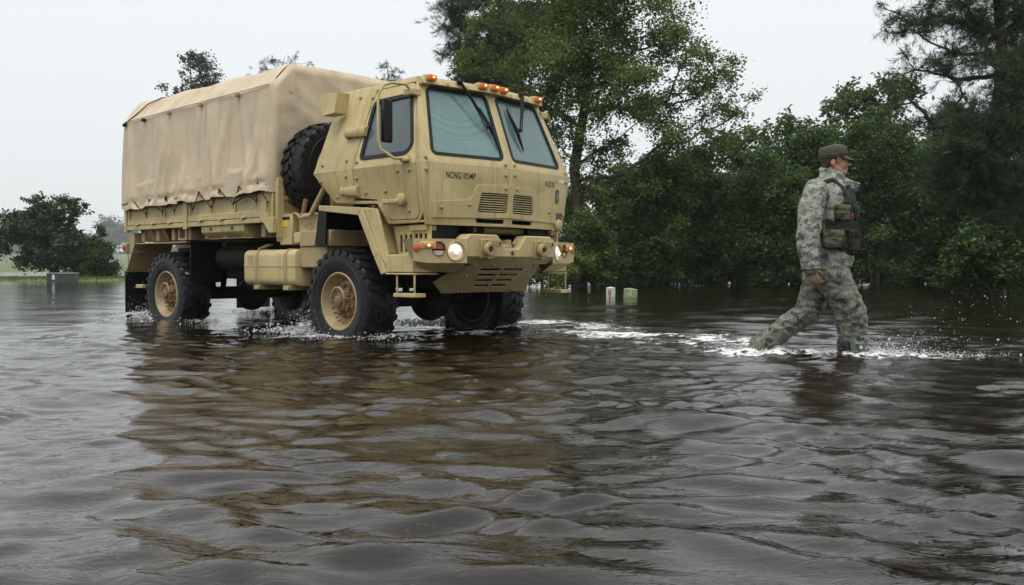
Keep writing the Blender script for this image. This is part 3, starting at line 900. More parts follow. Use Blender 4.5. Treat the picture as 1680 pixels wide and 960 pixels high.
truck = empty('cargo_truck', (-1.0776, 10.7832, -.21), R(-42.61))
tag(truck, 'tan military cargo truck with canvas-covered bed driving through the flood water', 'truck')

def part(mb, name, mat, parent=truck, **k):
    return mb.build(name, mat, parent, **k)

# ---- chassis
m = MB()
for s in (-1, 1):
    m.box(-5.0, 1.2, s * .36 if s > 0 else -.44, s * .44 if s > 0 else -.36, 1.0, 1.24)
for x in (-4.9, -4.0, -3.0, -2.0, -1.0, 0.2, 1.0):
    m.box(x, x + .1, -.38, .38, 1.02, 1.2)
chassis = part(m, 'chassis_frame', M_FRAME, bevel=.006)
m = MB(); m.box(-.9, .75, -.42, .42, .72, 1.5); m.box(-.75, .5, -.62, .62, .95, 1.45); m.box(-1.9, -.9, -.25, .25, .62, 1.05)
m.cyl((-3.6, 0, .62), (-1.8, 0, .78), .07)
part(m, 'engine_block', M_FRAME, bevel=.03)
for x in (0, -3.9):
    m = MB()
    m.tube([(x, -.9, .59), (x, -.35, .59), (x, .35, .59), (x, .9, .59)], [.085, .09, .09, .085], 14)
    m.ball((x + .03, .12, .56), (.25, .22, .24), u=18, v=12)
    m.box(x - .12, x + .12, -.62, -.5, .6, .72).box(x - .12, x + .12, .5, .62, .6, .72)
    ax = part(m, 'axle', M_FRAME)
    for s in (-1, 1):
        m = MB()
        for k in range(4):
            w = .72 - k * .14
            pts = [(x - w, s * .56, .94), (x - w * .5, s * .56, .80 - .02 * k), (x, s * .56, .74 - .022 * k), (x + w * .5, s * .56, .80 - .02 * k), (x + w, s * .56, .94)]
            pts = [(a, b, c - .001 * k) for a, b, c in pts]
            m.add([V(a, b + d, c + e) for a, b, c in pts for d, e in ((-.045, 0), (.045, 0), (.045, .016), (-.045, .016))],
                  [f for i in range(4) for f in [(4*i+j, 4*i+(j+1) % 4, 4*i+4+(j+1) % 4, 4*i+4+j) for j in range(4)]] + [(0, 1, 2, 3), (16, 17, 18, 19)])
        m.mesh
        part(m, 'leaf_spring', M_FRAME, ax, merge=False)
        m = MB(); m.tube([(x + .3, s * .5, .62), (x + .38, s * .48, 1.2)], .04, 10)
        part(m, 'shock_absorber', M_FRAME, ax)
m = MB(); m.tube([(-1.6, .75, 1.0), (-.6, .75, 1.0)], .17, 18); m.tube([(-.6, .75, 1.0), (-.35, .8, 1.05), (-.35, .85, 2.7)], .06, 12)
part(m, 'exhaust', M_FRAME)

# ---- dark gear added to fill and blacken the gaps underneath
m = MB(); m.box(-2.95, -1.95, -.55, .55, .66, 1.25); m.box(-3.3, -2.95, -.3, .3, .75, 1.2); part(m, 'transfer_case', M_FRAME, bevel=.04, merge=False)
for s in (-1, 1):
    m = MB(); m.tube([(-3.0, s * .80, 1.08), (-2.1, s * .80, 1.08)], .15, 16); part(m, 'air_reservoir', M_FRAME)
    m = MB(); m.box(-3.3, -.7, min(s * .58, s * .62), max(s * .58, s * .62), .80, 1.3); part(m, 'shade_sheet', M_FRAME, bevel=.01)  # added dark sheet, standing in for the shade under the bed
for x in (0, -3.9):
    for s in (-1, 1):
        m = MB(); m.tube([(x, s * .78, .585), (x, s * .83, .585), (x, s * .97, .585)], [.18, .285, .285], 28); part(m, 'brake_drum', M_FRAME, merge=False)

# ---- wheels
TYR, TYW = .585, .195
def tyre_mesh():
    m = MB()
    prof = [(.30, .13), (.305, .165), (.335, .182), (.40, .196), (.46, .199), (.515, .192), (.545, .182), (.556, .165), (.562, .10), (.564, 0)]
    full = prof + [(r, -z) for r, z in prof[-2::-1]]
    full += [(.28, -.10), (.28, .10)]
    m.lathe(full, 56, closed=True)
    # raised ring and lettering band on the sidewall
    for s in (-1, 1):
        m.lathe([(.430, s * .197), (.434, s * .203), (.442, s * .203), (.446, s * .198)], 56)
    nl = 26
    for k in range(nl):
        for side in (-1, 1):
            a0 = 2 * math.pi * (k + (.5 if side > 0 else 0)) / nl
            # shoulder lug and centre lug, set as a chevron
            for (u0, u1, sk0, sk1, w, rtop, rb) in ((.092, .192, .05, .105, .078, TYR, .545), (.006, .086, .0, .05, .088, TYR + .003, .555)):
                def P(u, sk, da, r):
                    a = a0 + sk * 1.2 + da
                    return V(r * math.cos(a), r * math.sin(a), side * u)
                w_ = w
                drop = .022 if u1 > .15 else 0
                vs = [P(u0, sk0, -w_ * .8, rb), P(u0, sk0, w_ * .8, rb), P(u1, sk1, w_ * .8, rb - .02), P(u1, sk1, -w_ * .8, rb - .02),
                      P(u0, sk0, -w_ * .7, rtop), P(u0, sk0, w_ * .7, rtop), P(u1 - .008, sk1, w_ * .68, rtop - drop), P(u1 - .008, sk1, -w_ * .68, rtop - drop)]
                m.add(vs, [(4, 5, 6, 7), (0, 1, 5, 4), (1, 2, 6, 5), (2, 3, 7, 6), (3, 0, 4, 7)])
            # shoulder block that wraps onto the sidewall
            def Q(r, z, da): 
                a = a0 + .105 * 1.2 + da
                return V(r * math.cos(a), r * math.sin(a), side * z)
            vs = [Q(.565, .186, -.05), Q(.565, .186, .05), Q(.505, .198, .042), Q(.505, .198, -.042),
                  Q(.563, .198, -.046), Q(.563, .198, .046), Q(.51, .207, .036), Q(.51, .207, -.036)]
            m.add(vs, [(4, 5, 6, 7), (0, 1, 5, 4), (1, 2, 6, 5), (2, 3, 7, 6), (3, 0, 4, 7)])
    return m.mesh('tyre', smooth=45, merge=False)

def rim_mesh():
    m = MB()
    m.lathe([(.318, .155), (.322, .172), (.312, .183), (.298, .180), (.290, .162), (.272, .12), (.252, .085), (.238, .06), (.225, .052),
             (.20, .058), (.16, .066), (.12, .07)], 48)
    m.lathe([(.318, -.155), (.30, -.18), (.28, -.10), (.25, -.02), (.10, -.02)], 32)
    for k in range(24):                      # ring of clamp bolts
        a = 2 * math.pi * k / 24
        m.cyl((.243 * math.cos(a), .243 * math.sin(a), .055), (.243 * math.cos(a), .243 * math.sin(a), .092), .011, 6)
    return m.mesh('rim', smooth=40)

def hub_mesh():
    m = MB()
    m.lathe([(.185, .055), (.187, .082), (.165, .09), (.15, .085), (.13, .10), (.105, .135), (.098, .165), (.07, .172), (.0, .172)], 32)
    for k in range(10):
        a = 2 * math.pi * k / 10
        m.cyl((.168 * math.cos(a), .168 * math.sin(a), .07), (.168 * math.cos(a), .168 * math.sin(a), .122), .016, 6)
    for k in range(5):
        a = 2 * math.pi * (k + .3) / 5
        M_ = Matrix.Rotation(a, 4, 'Z')
        m.box(.09, .135, -.022, .022, .09, .152, M_)
    m.lathe([(.06, .165), (.062, .195), (.052, .203), (0, .203)], 12)
    return m.mesh('hub', smooth=40)

def arm_mesh():
    """the air line of the tyre inflation gear, curling over the hub"""
    m = MB()
    pts = [(.115 * math.cos(a), .135 * math.sin(a) + .02, .19) for a in np.linspace(R(10), R(170), 12)]
    m.tube([(.115, .03, .12)] + pts + [(-.115, .03, .12)], .011, 8)
    return m.mesh('air_line', smooth=50)

TY, RM, HB, AL = tyre_mesh(), rim_mesh(), hub_mesh(), arm_mesh()
TY.materials.append(M_RUBBER); RM.materials.append(M_RIM); HB.materials.append(M_HUB); AL.materials.append(M_RIM)
def wheel(x, y, z, rot, roll, name='wheel'):
    w = bpy.data.objects.new(name, None)
    w.empty_display_size = .2
    link(w, truck)
    w.location = (x, y, z); w.rotation_euler = rot
    for nm, me in (('tyre', TY), ('rim', RM), ('hub', HB), ('air_line', AL)):
        o = link(bpy.data.objects.new(nm, me), w)
        if nm != 'air_line': o.rotation_euler = (0, 0, roll)
    return w
for i, x in enumerate((0, -3.9)):
    wheel(x, -1.01, .585, (R(90), 0, 0), .3 + i)
    wheel(x, 1.01, .585, (R(-90), 0, 0), .9 + i)
wheel(-1.0, -.56, 2.1, (R(90), 0, R(90)), .2, 'spare_wheel')
m = MB()
m.tube([(-1.0, -.95, 1.56), (-.86, -1.0, 1.75)], .028, 10); m.tube([(-.62, -1.1, 1.56), (-.30, -1.05, 2.0)], .03, 10)
m.tube([(-.62, -.2, 1.4), (-.55, -.2, 2.5), (-.9, -.2, 2.6)], .035, 10)
m.box(-.82, -.75, -.7, -.4, 1.3, 2.2)
part(m, 'spare_wheel_carrier', M_TAN2)

# ---- cab shell
def xw(y, z): return 2.222 - .1285 * abs(y) - .383 * z            # windscreen plane
def xl(y, z): return 1.318 - .1285 * abs(y) + .0683 * z           # lower front plane
def yu(z): return -(1.167 - .274 * (z - 2.0))                     # upper side plane
def yl(z): return -(1.167 - .174 * (2.0 - z))                     # lower side plane
U = lambda x, z: V(x, yu(z), z)
Lw = lambda x, z: V(x, yl(z), z)
ZT = 2.915
XF = xw(.917, ZT)
def belt(x): return 2.0
up_door = [(.235, 2.0), (.30, 2.62), (.37, 2.845), (.985, 2.855), (1.235, 2.0)]
lo_door = [(.235, 2.0), (.205, 1.70), (.60, 1.66), (.735, 1.445), (1.15, 1.445), (1.20, 1.52), (1.235, 2.0)]
BR = (-.476, 1.99)
cab = MB()
for half in (0,):
    # upper side with the door opening cut in from below
    cab.panel([U(*BR), U(.225, 2.0), U(.29, 2.62), U(.362, 2.853), U(.992, 2.863), U(1.243, 2.0), U(1.303, 2.0), U(XF, ZT), U(-.27, ZT)], t=.03, out=(0, -1, 0))
    cab.panel([Lw(*BR), Lw(-.15, 1.665), Lw(.18, 1.655), Lw(.195, 1.70), Lw(.225, 2.0)], t=.03, out=(0, -1, 0))
    cab.panel([Lw(1.243, 2.0), Lw(1.208, 1.515), Lw(1.155, 1.437), Lw(.725, 1.437), Lw(.60, 1.652), Lw(.18, 1.652), Lw(.185, 1.635), Lw(.56, 1.625), Lw(.685, 1.405), Lw(1.16, 1.405), Lw(1.285, 1.53), Lw(1.303, 2.0)], t=.03, out=(0, -1, 0))
    # lower front
    A1, A0 = V(xl(1.167, 2.0), -1.167, 2.0), V(xl(1.085, 1.53), -1.085, 1.53)
    Ab = V(xl(1.06, 1.385), -1.06, 1.385)
    cab.panel([A1, A0, Ab, V(xl(0, 1.385), 0, 1.385), V(xl(0, 2.0), 0, 2.0)],
              [roundpoly([V(xl(y, z), y, z) for y, z in ((-.43, 1.745), (-.035, 1.745), (-.035, 1.525), (-.47, 1.525))], .02, 3),
               roundpoly([V(xl(y, z), y, z) for y, z in ((-.45, 1.462), (-.06, 1.462), (-.06, 1.415), (-.43, 1.415))], .01, 3)], t=.03, out=(1, 0, 0))
    # windscreen frame
    wsR = [V(xw(y, z), y, z) for y, z in ((-.985, 2.105), (-.835, 2.80), (-.085, 2.80), (-.085, 2.105))]
    wsR = roundpoly(wsR, .06, 5)
    cab.panel([V(xw(1.167, 2.0), -1.167, 2.0), V(XF, -.917, ZT), V(xw(0, ZT), 0, ZT), V(xw(0, 2.0), 0, 2.0)], [wsR], t=.03, out=(1, 0, 0))
cab.mirror()
ROOF = [V(-.27, -.917, ZT), V(XF, -.917, ZT), V(xw(0, ZT), 0, ZT), V(XF, .917, ZT), V(-.27, .917, ZT)]
cab.add([p + V(0, 0, .001) for p in ROOF] + [p - V(0, 0, .03) for p in ROOF], [(0, 1, 2, 3, 4), (9, 8, 7, 6, 5)])
# rear wall with a window, floor
rw = [V(-.27, -.917, ZT), V(-.27, .917, ZT), V(-.476, 1.167, 1.99), V(-.476, -1.167, 1.99)]
def rear(y, z): return V(-.476 + (z - 1.99) / (ZT - 1.99) * .206, y, z)
cab.panel(rw, [roundpoly([rear(-.55, 2.2), rear(.55, 2.2), rear(.5, 2.65), rear(-.5, 2.65)], .05)], t=.03, out=(-1, 0, 0))
cab.panel([V(-.476, -1.16, 1.985), V(-.476, 1.16, 1.985), V(-.15, 1.1, 1.66), V(-.15, -1.1, 1.66)], t=.03, out=(-1, 0, -1))
cab.panel([V(-.15, -1.1, 1.66), V(-.15, 1.1, 1.66), V(.56, 1.1, 1.62), V(.56, -1.1, 1.62)], t=.03, out=(0, 0, -1))
cab.panel([V(.56, -1.1, 1.62), V(.56, 1.1, 1.62), V(.685, 1.06, 1.41), V(.685, -1.06, 1.41)], t=.03, out=(-1, 0, 0))
cab.panel([V(.685, -1.06, 1.41), V(.685, 1.06, 1.41), V(1.25, 1.06, 1.41), V(1.25, -1.06, 1.41)], t=.02, out=(0, 0, -1))
cab_o = part(cab, 'cab', M_TAN, bevel=.007, smooth=30, merge=False, seg=2)
C = lambda mb, name, mat, **k: part(mb, name, mat, cab_o, **k)

# doors: one folded sheet each, with the window hole
win = [(.335, 2.115), (.375, 2.66), (.40, 2.715), (.955, 2.725), (1.13, 2.19), (1.06, 2.115)]
winpts = roundpoly([U(x, z) for x, z in win], [.05, .04, .04, .06, .10, .10], 5)
for s in (1, -1):
    m = MB()
    m.panel(roundpoly([U(x, z) for x, z in up_door], [0, .2, .07, .06, 0], 4), [winpts], t=.03, out=(0, -1, 0))
    m.panel(roundpoly([Lw(x, z) for x, z in lo_door], [0, .03, .05, .05, .06, .06, 0], 4), t=.03, out=(0, -1, 0))
    if s < 0: m.v = [(x, -y, z) for x, y, z in m.v]
    door = C(m, 'door', M_TAN, merge=False, bevel=.004, smooth=30)
    m = MB()
    gk = [p + V(0, -.008, -.002) for p in inset(winpts, -.028 if newell(winpts).y < 0 else -.028)]
    m.panel(gk, [[p + V(0, -.008, -.002) for p in inset(winpts, .016)]], t=.035, out=(0, -1, 0))
    # bar between the fixed pane and the sliding pane
    if s < 0: m.v = [(x, -y, z) for x, y, z in m.v]
    C(m, 'window_seal', M_GASKET, smooth=30)
    m = MB()
    m.panel([p + V(0, .012, 0) for p in winpts], t=.006, out=(0, -1, 0))
    if s < 0: m.v = [(x, -y, z) for x, y, z in m.v]
    C(m, 'door_window', M_SIDEGLASS)
    # hinges
    for (x0, x1, z) in ((.03, .36, 2.40), (.03, .30, 1.77)):
        yo = (yu(z) if z > 2 else yl(z))
        m = MB()
        m.prism([V(x0, yo - .085, z + .045), V(x0, yo - .085, z - .03), V(x1 - .07, yo - .005, z - .06), V(x1 + .02, yo, z - .04), V(x1 + .02, yo, z + .05)], (0, .085, 0))
        m.v = []; m.f = []
        m.add([V(x0, yo + .01, z - .05), V(x0, yo - .07, z - .035), V(x0, yo - .07, z + .03), V(x0, yo + .01, z + .045),
               V(x1, yo + .02, z - .07), V(x1, yo - .055, z - .055), V(x1, yo - .055, z + .045), V(x1, yo + .02, z + .065)],
              [(0, 1, 2, 3), (4, 7, 6, 5), (0, 4, 5, 1), (1, 5, 6, 2), (2, 6, 7, 3), (3, 7, 4, 0)])
        m.cyl((x0 + .02, yo - .04, z - .06), (x0 + .02, yo - .04, z + .055), .022, 10)
        if s < 0: m.v = [(x, -y, z) for x, y, z in m.v]
        C(m, 'hinge', M_TAN, bevel=.006, merge=False)
    m = MB()
    zc = 1.645
    m.lathe([(0, .05), (.05, .05), (.062, .035), (.066, 0)], 18, Matrix.Translation((.97, yl(zc), zc)) @ Matrix.Rotation(R(90), 4, 'X'))
    m.box(.72, .96, yl(zc) - .06, yl(zc) - .03, zc - .035, zc + .005); m.box(.715, .75, yl(zc) - .065, yl(zc) - .028, zc - .042, zc + .012)
    if s < 0: m.v = [(x, -y, z) for x, y, z in m.v]
    C(m, 'door_handle', M_TAN, bevel=.006, merge=False)
    # rivet-like panel bolts
    m = MB()
    bolts = [(-.33, 2.08), (.10, 2.10), (.10, 1.93), (-.36, 1.90), (.28, 2.07), (.28, 1.90), (1.12, 2.06), (1.13, 1.93), (.10, 2.80), (.32, 2.77), (.40, 1.74), (.72, 1.74), (1.05, 1.53), (-.10, 1.72), (.95, 1.93)]
    for (x, z) in bolts:
        y = yu(z) if z > 2 else yl(z)
        m.lathe([(.02, 0), (.02, .008), (.012, .02), (0, .022)], 10, Matrix.Translation((x, y, z)) @ Matrix.Rotation(R(90), 4, 'X'))
    if s < 0: m.v = [(x, -y, z) for x, y, z in m.v]
    C(m, 'panel_bolts', M_BOLT)['kind'] = 'stuff'

# front bolts
m = MB()
for (y, z) in ((-1.09, 1.93), (-1.09, 2.05), (-.07, 1.93), (.07, 1.94), (1.09, 1.94), (1.09, 2.05), (-.07, 2.04), (.07, 2.05), (-.9, 1.56), (-.55, 1.60), (.75, 1.58), (1.04, 1.56), (-.08, 1.79), (.1, 1.79)):
    x = xl(y, z) if z <= 2 else xw(y, z)
    m.lathe([(.019, 0), (.019, .01), (.012, .022), (0, .024)], 10, Matrix.Translation((x + (.018 if z < 1.85 else 0), y, z)) @ Matrix.Rotation(R(90), 4, 'Y'))
C(m, 'front_bolts', M_BOLT)['kind'] = 'stuff'

# windscreen panes with seals
for s, mt in ((1, M_WS_R), (-1, M_WS_L)):
    m = MB(); m.panel([p - V(.012, 0, 0) for p in wsR], t=.008, out=(1, 0, 0))
    if s < 0: m.v = [(x, -y, z) for x, y, z in m.v]
    C(m, 'windscreen_pane', mt)
    m = MB()
    m.panel([p + V(.007, 0, .002) for p in inset(wsR, -.022)], [[p + V(.007, 0, .002) for p in inset(wsR, .012)]], t=.03, out=(1, 0, 0))
    if s < 0: m.v = [(x, -y, z) for x, y, z in m.v]
    C(m, 'windscreen_seal', M_GASKET, smooth=30)
m = MB()
m.panel([V(xw(y, z) - .04, y, z) for y, z in ((.15, 2.12), (.36, 2.12), (.31, 2.30), (.13, 2.31))], t=.003, out=(1, 0, 0))
C(m, 'windscreen_paper', M_WHITE)
m = MB(); m.panel([V(xw(y, z) - .04, y, z) for y, z in ((.80, 2.125), (.97, 2.125), (.96, 2.18), (.79, 2.18))], t=.003, out=(1, 0, 0))
C(m, 'windscreen_sticker', plain('pale_sticker', (.45, .72, .68), .5))

# grille: raised surround plus slats
m = MB()
PO = .018
hp = [(-.96, 1.605), (-.36, 1.655), (-.33, 1.69), (-.30, 1.79), (-.26, 1.815), (0, 1.83)]
def hpt(y, z): return V(xl(y, z) + PO, y, z)
gr = roundpoly([hpt(y, z) for y, z in ((-.40, 1.735), (-.04, 1.735), (-.04, 1.53), (-.44, 1.53))], .025, 4)
out_ = [hpt(-1.0, 1.615), hpt(-.56, 1.65), hpt(-.515, 1.68), hpt(-.47, 1.79), hpt(-.43, 1.815), hpt(0, 1.825), hpt(0, 1.48), hpt(-1.0, 1.455)]
m.panel(out_, [gr], t=.022, out=(1, 0, 0))
m.mirror()
surround = C(m, 'grille_surround', M_TAN, bevel=.006, merge=False, smooth=30)
for s in (-1, 1):
    for k in range(8):
        z = 1.548 + k * .0245
        ya, yb = .045, .432 - (z - 1.53) * .18
        m = MB()
        vs = []
        for y in (ya, yb):
            xx = xl(y, z) + .008
            vs += [V(xx, y * s, z - .004), V(xx, y * s, z + .003), V(xx - .035, y * s, z + .012), V(xx - .035, y * s, z + .006)]
        m.add(vs, [(0, 1, 2, 3), (4, 7, 6, 5), (0, 4, 5, 1), (1, 5, 6, 2), (2, 6, 7, 3), (3, 7, 4, 0)])
        part(m, 'grille_slat', M_TAN, cab_o)
m = MB(); m.box(.7, 1.2, -.6, .6, 1.42, 1.9)
C(m, 'radiator', M_DARK)

# stencilled unit marks
def text_mesh(txt, size, sx=.72, bold=.012):
    cu = bpy.data.curves.new('t', 'FONT')
    cu.body = txt; cu.size = size; cu.offset = bold * size; cu.extrude = .0006
    cu.space_character = 1.12; cu.align_x = 'CENTER'; cu.align_y = 'CENTER'
    to = bpy.data.objects.new('t', cu); scene.collection.objects.link(to)
    dg = bpy.context.evaluated_depsgraph_get()
    me = bpy.data.meshes.new_from_object(to.evaluated_get(dg))
    bpy.data.objects.remove(to, do_unlink=True); bpy.data.curves.remove(cu)
    me.transform(Matrix.Diagonal((sx, 1, 1, 1)))
    return me
def front_text(txt, size, yc, zc, name, mat=M_STENCIL, sx=.72, off=.002, tilt=0, bold=.012):
    me = text_mesh(txt, size, sx, bold)
    o = bpy.data.objects.new(name, me); me.materials.append(mat)
    link(o, cab_o)
    s = -1 if yc < 0 else 1
    ex = V(.1285 * (-s), 1, 0).normalized()               # along +y on the plane (text runs to +y)
    nrm = V(1, .1285 * s, -.0683).normalized()
    ez = nrm.cross(ex).normalized()
    M_ = Matrix((ex, ez, nrm)).transposed().to_4x4()
    M_.translation = V(xl(yc, zc), yc, zc) + nrm * off
    o.matrix_local = M_ @ Matrix.Rotation(tilt, 4, 'Z')
    return o
front_text('NCNG105MP', .092, -.66, 1.89, 'unit_marking', sx=.66, bold=.010)
front_text('HQ210', .088, .755, 1.895, 'vehicle_number', sx=.66, bold=.0)
for yy in (.88, .905): front_text('\'', .06, yy, 1.915, 'stencil_mark', sx=.8)
def plate(name, mat, y0, y1, z0, z1, off=.006, r=.01, t=.01):
    s = 1 if y0 > 0 else -1
    m = MB(); m.panel(roundpoly([V(xl(y, z) + off, y, z) for y, z in ((y0, z0), (y1, z0), (y1, z1), (y0, z1))], r, 3), t=t, out=(1, 0, 0))
    return C(m, name, mat)
plate('shoulder_badge', M_GREENDK, .885, .955, 1.69, 1.845, r=.02)
front_text('8', .10, .92, 1.77, 'badge_figure', plain('badge_blue_grey', (.30, .38, .42), .5), off=.008)
plate('paper_label', M_WHITE, .945, 1.045, 1.925, 1.965, t=.004, off=.003)
plate('vent_plate', M_GREENDK, .90, .945, 1.50, 1.58, off=.026)
plate('vent_plate', M_GREENDK, .965, 1.01, 1.50, 1.58, off=.026)
m = MB(); m.lathe([(0, .03), (.045, .03), (.06, .02), (.06, 0)], 16, Matrix.Translation((xl(.95, 1.45) + .012, .95, 1.45)) @ Matrix.Rotation(R(90), 4, 'Y'))
C(m, 'round_cover', M_TAN)
# lower front lip
m = MB()
m.box(1.0, 1.25, -1.04, -.9, 1.33, 1.385); C(m, 'mount_bracket', M_TAN2)
m = MB(); m.box(1.0, 1.25, .9, 1.04, 1.33, 1.385); C(m, 'mount_bracket', M_TAN2)

# visor bar over the windscreen with marker lamps
m = MB()
for s in (1,):
    def vb(y, dz, dx): return V(xw(y, 2.86) + dx, y, 2.86 + dz)
    a = [vb(-.93, -.035, .0), vb(-.93, -.025, .085), vb(-.93, .05, .055), vb(-.93, .058, -.03)]
    b = [vb(0, -.035, .0), vb(0, -.025, .085), vb(0, .05, .055), vb(0, .058, -.03)]
    m.add(a + b, [(0, 1, 2, 3), (4, 7, 6, 5), (0, 4, 5, 1), (1, 5, 6, 2), (2, 6, 7, 3), (3, 7, 4, 0)])
m.mirror()
visor = C(m, 'roof_visor', M_TAN, bevel=.006, merge=False)
for y in (-.83, -.16, 0, .16, .83):
    s = -1 if y < 0 else 1
    x0 = xw(y, 2.86) + .06
    m = MB(); m.box(x0 - .05, x0 + .026, y - .062, y + .062, 2.862, 2.93)
    C(m, 'lamp_housing', M_TAN, bevel=.008)
    m = MB(); m.box(x0 + .02, x0 + .062, y - .054, y + .054, 2.868, 2.926)
    C(m, 'marker_lamp', M_AMBER, bevel=.014, seg=2)
    m = MB(); m.ball((x0 + .058, y + .004, 2.90), (.010, .020, .011), u=10, v=6)
    C(m, 'marker_bulb', M_AMBER_HOT)
m = MB()
for y in (-.62, -.38, .30, .62):
    m.box(xw(y, 2.86) + .05, xw(y, 2.86) + .085, y - .02, y + .02, 2.84, 2.875)
C(m, 'visor_brackets', M_TAN, bevel=.004, merge=False)['kind'] = 'stuff'
m = MB(); m.lathe([(.025, 0), (.025, .02), (.012, .05), (0, .055)], 10, Matrix.Translation((.75, -.5, ZT))); m.tube([(.7, .2, ZT), (.7, .2, ZT + .05)], .03, 10)
C(m, 'roof_stud', M_TAN)

# wipers: arm pair from the visor, blade across the glass
for (p0, p1, b0, b1, k0, k1) in (((-.47, 2.90), (-.19, 2.45), (-.21, 2.66), (-.10, 2.22), (-.44, 2.87), (-.22, 2.42)),
                                 ((.50, 2.90), (.33, 2.47), (.235, 2.70), (.335, 2.24), (.54, 2.88), (.36, 2.46))):
    Wp = lambda q, d: V(xw(*q) + d, q[0], q[1])
    m = MB()
    m.tube([Wp(p0, .11), Wp(((p0[0] + p1[0]) / 2, (p0[1] + p1[1]) / 2), .085), Wp(p1, .05)], [.017, .014, .008], 8)
    m.tube([Wp(k0, .10), Wp(k1, .05)], .006, 6)
    m.ball(Wp(p0, .10), .034); m.ball(Wp(p1, .045), .024)
    C(m, 'wiper_arm', M_DARK)
    m = MB()
    bm_ = ((b0[0] + b1[0]) / 2, (b0[1] + b1[1]) / 2)
    m.tube([Wp(b0, .012), Wp(bm_, .04), Wp(b1, .012)], [.006, .016, .005], 6)
    m.tube([Wp(b0, .010), Wp(b1, .010)], .009, 6)
    C(m, 'wiper_blade', M_DARK)

# cab interior
m = MB(); m.box(.72, 1.22, -1.02, 1.02, 1.75, 2.06); C(m, 'dashboard', M_DASH, bevel=.03)
for y in (-.55, .1, .6):
    m = MB(); m.box(-.05, .42, y - .23, y + .23, 1.75, 1.92); m.box(-.12, .02, y - .22, y + .22, 1.9, 2.5); m.box(-.10, 0, y - .12, y + .12, 2.5, 2.68)
    C(m, 'cab_seat', M_SEAT, bevel=.03, merge=False)
m = MB()
m.lathe([(.20, 0), (.213, .012), (.226, 0), (.213, -.012)], 28, Matrix.Translation((.72, .6, 2.14)) @ Matrix.Rotation(R(-62), 4, 'Y'), closed=True)
m.tube([(.72, .6, 2.14), (.95, .6, 1.95)], .03, 8); m.tube([(.72, .4, 2.14), (.72, .8, 2.14)], .014, 6)
C(m, 'steering_wheel', M_DARK)

# mirrors on tube arms
for s in (-1, 1):
    m = MB()
    y = 1.40 if s < 0 else 1.24
    pts = [(1.0, 1.0, 2.745), (1.02, 1.10, 2.80), (.99, y - .14, 2.80), (.97, y - .06, 2.77), (.95, y, 2.66), (.95, y, 2.22), (.96, y - .02, 2.13), (1.05, y - .12, 2.04), (1.10, 1.16, 2.05)]
    m.tube([(a, b * s, c) for a, b, c in pts], .0145, 8)
    arm = C(m, 'mirror_arm', M_TAN)
    m = MB(); m.box(.93, 1.07, min(s * .93, s * 1.06), max(s * .93, s * 1.06), 2.70, 2.775); C(m, 'mirror_bracket', M_TAN, bevel=.01)
    m = MB(); m.box(1.04, 1.16, min(s * 1.1, s * 1.21), max(s * 1.1, s * 1.21), 2.01, 2.055)
    C(m, 'mirror_bracket', M_TAN, bevel=.01, merge=False)
    m = MB(); m.box(.955, 1.005, min(s * (y - .015), s * (y - .15)), max(s * (y - .015), s * (y - .15)), 2.20, 2.63)
    m.box(.965, .995, min(s * (y - .0), s * (y - .05)), max(s * (y - .0), s * (y - .05)), 2.5, 2.53)
    C(m, 'mirror_head', M_DARK, bevel=.018, merge=False)
    # snorkel-like hood at the rear upper corner
    m = MB()
    q = [V(-.33, s * 1.0, 2.86), V(-.05, s * .98, 2.86), V(-.08, s * 1.0, 2.64), V(-.26, s * 1.03, 2.62)]
    w_ = V(0, s * .17, -.005)
    m.panel([p + w_ for p in q], t=.012, out=(0, s, 0))
    m.add([q[1], q[1] + w_, q[2] + w_, q[2], q[3] + w_, q[3]], [(0, 1, 2, 3), (3, 2, 4, 5)])
    m.add([q[0], q[0] + w_, q[3] + w_, q[3]], [(0, 1, 2, 3)])
    C(m, 'air_hood', M_TAN, merge=False)

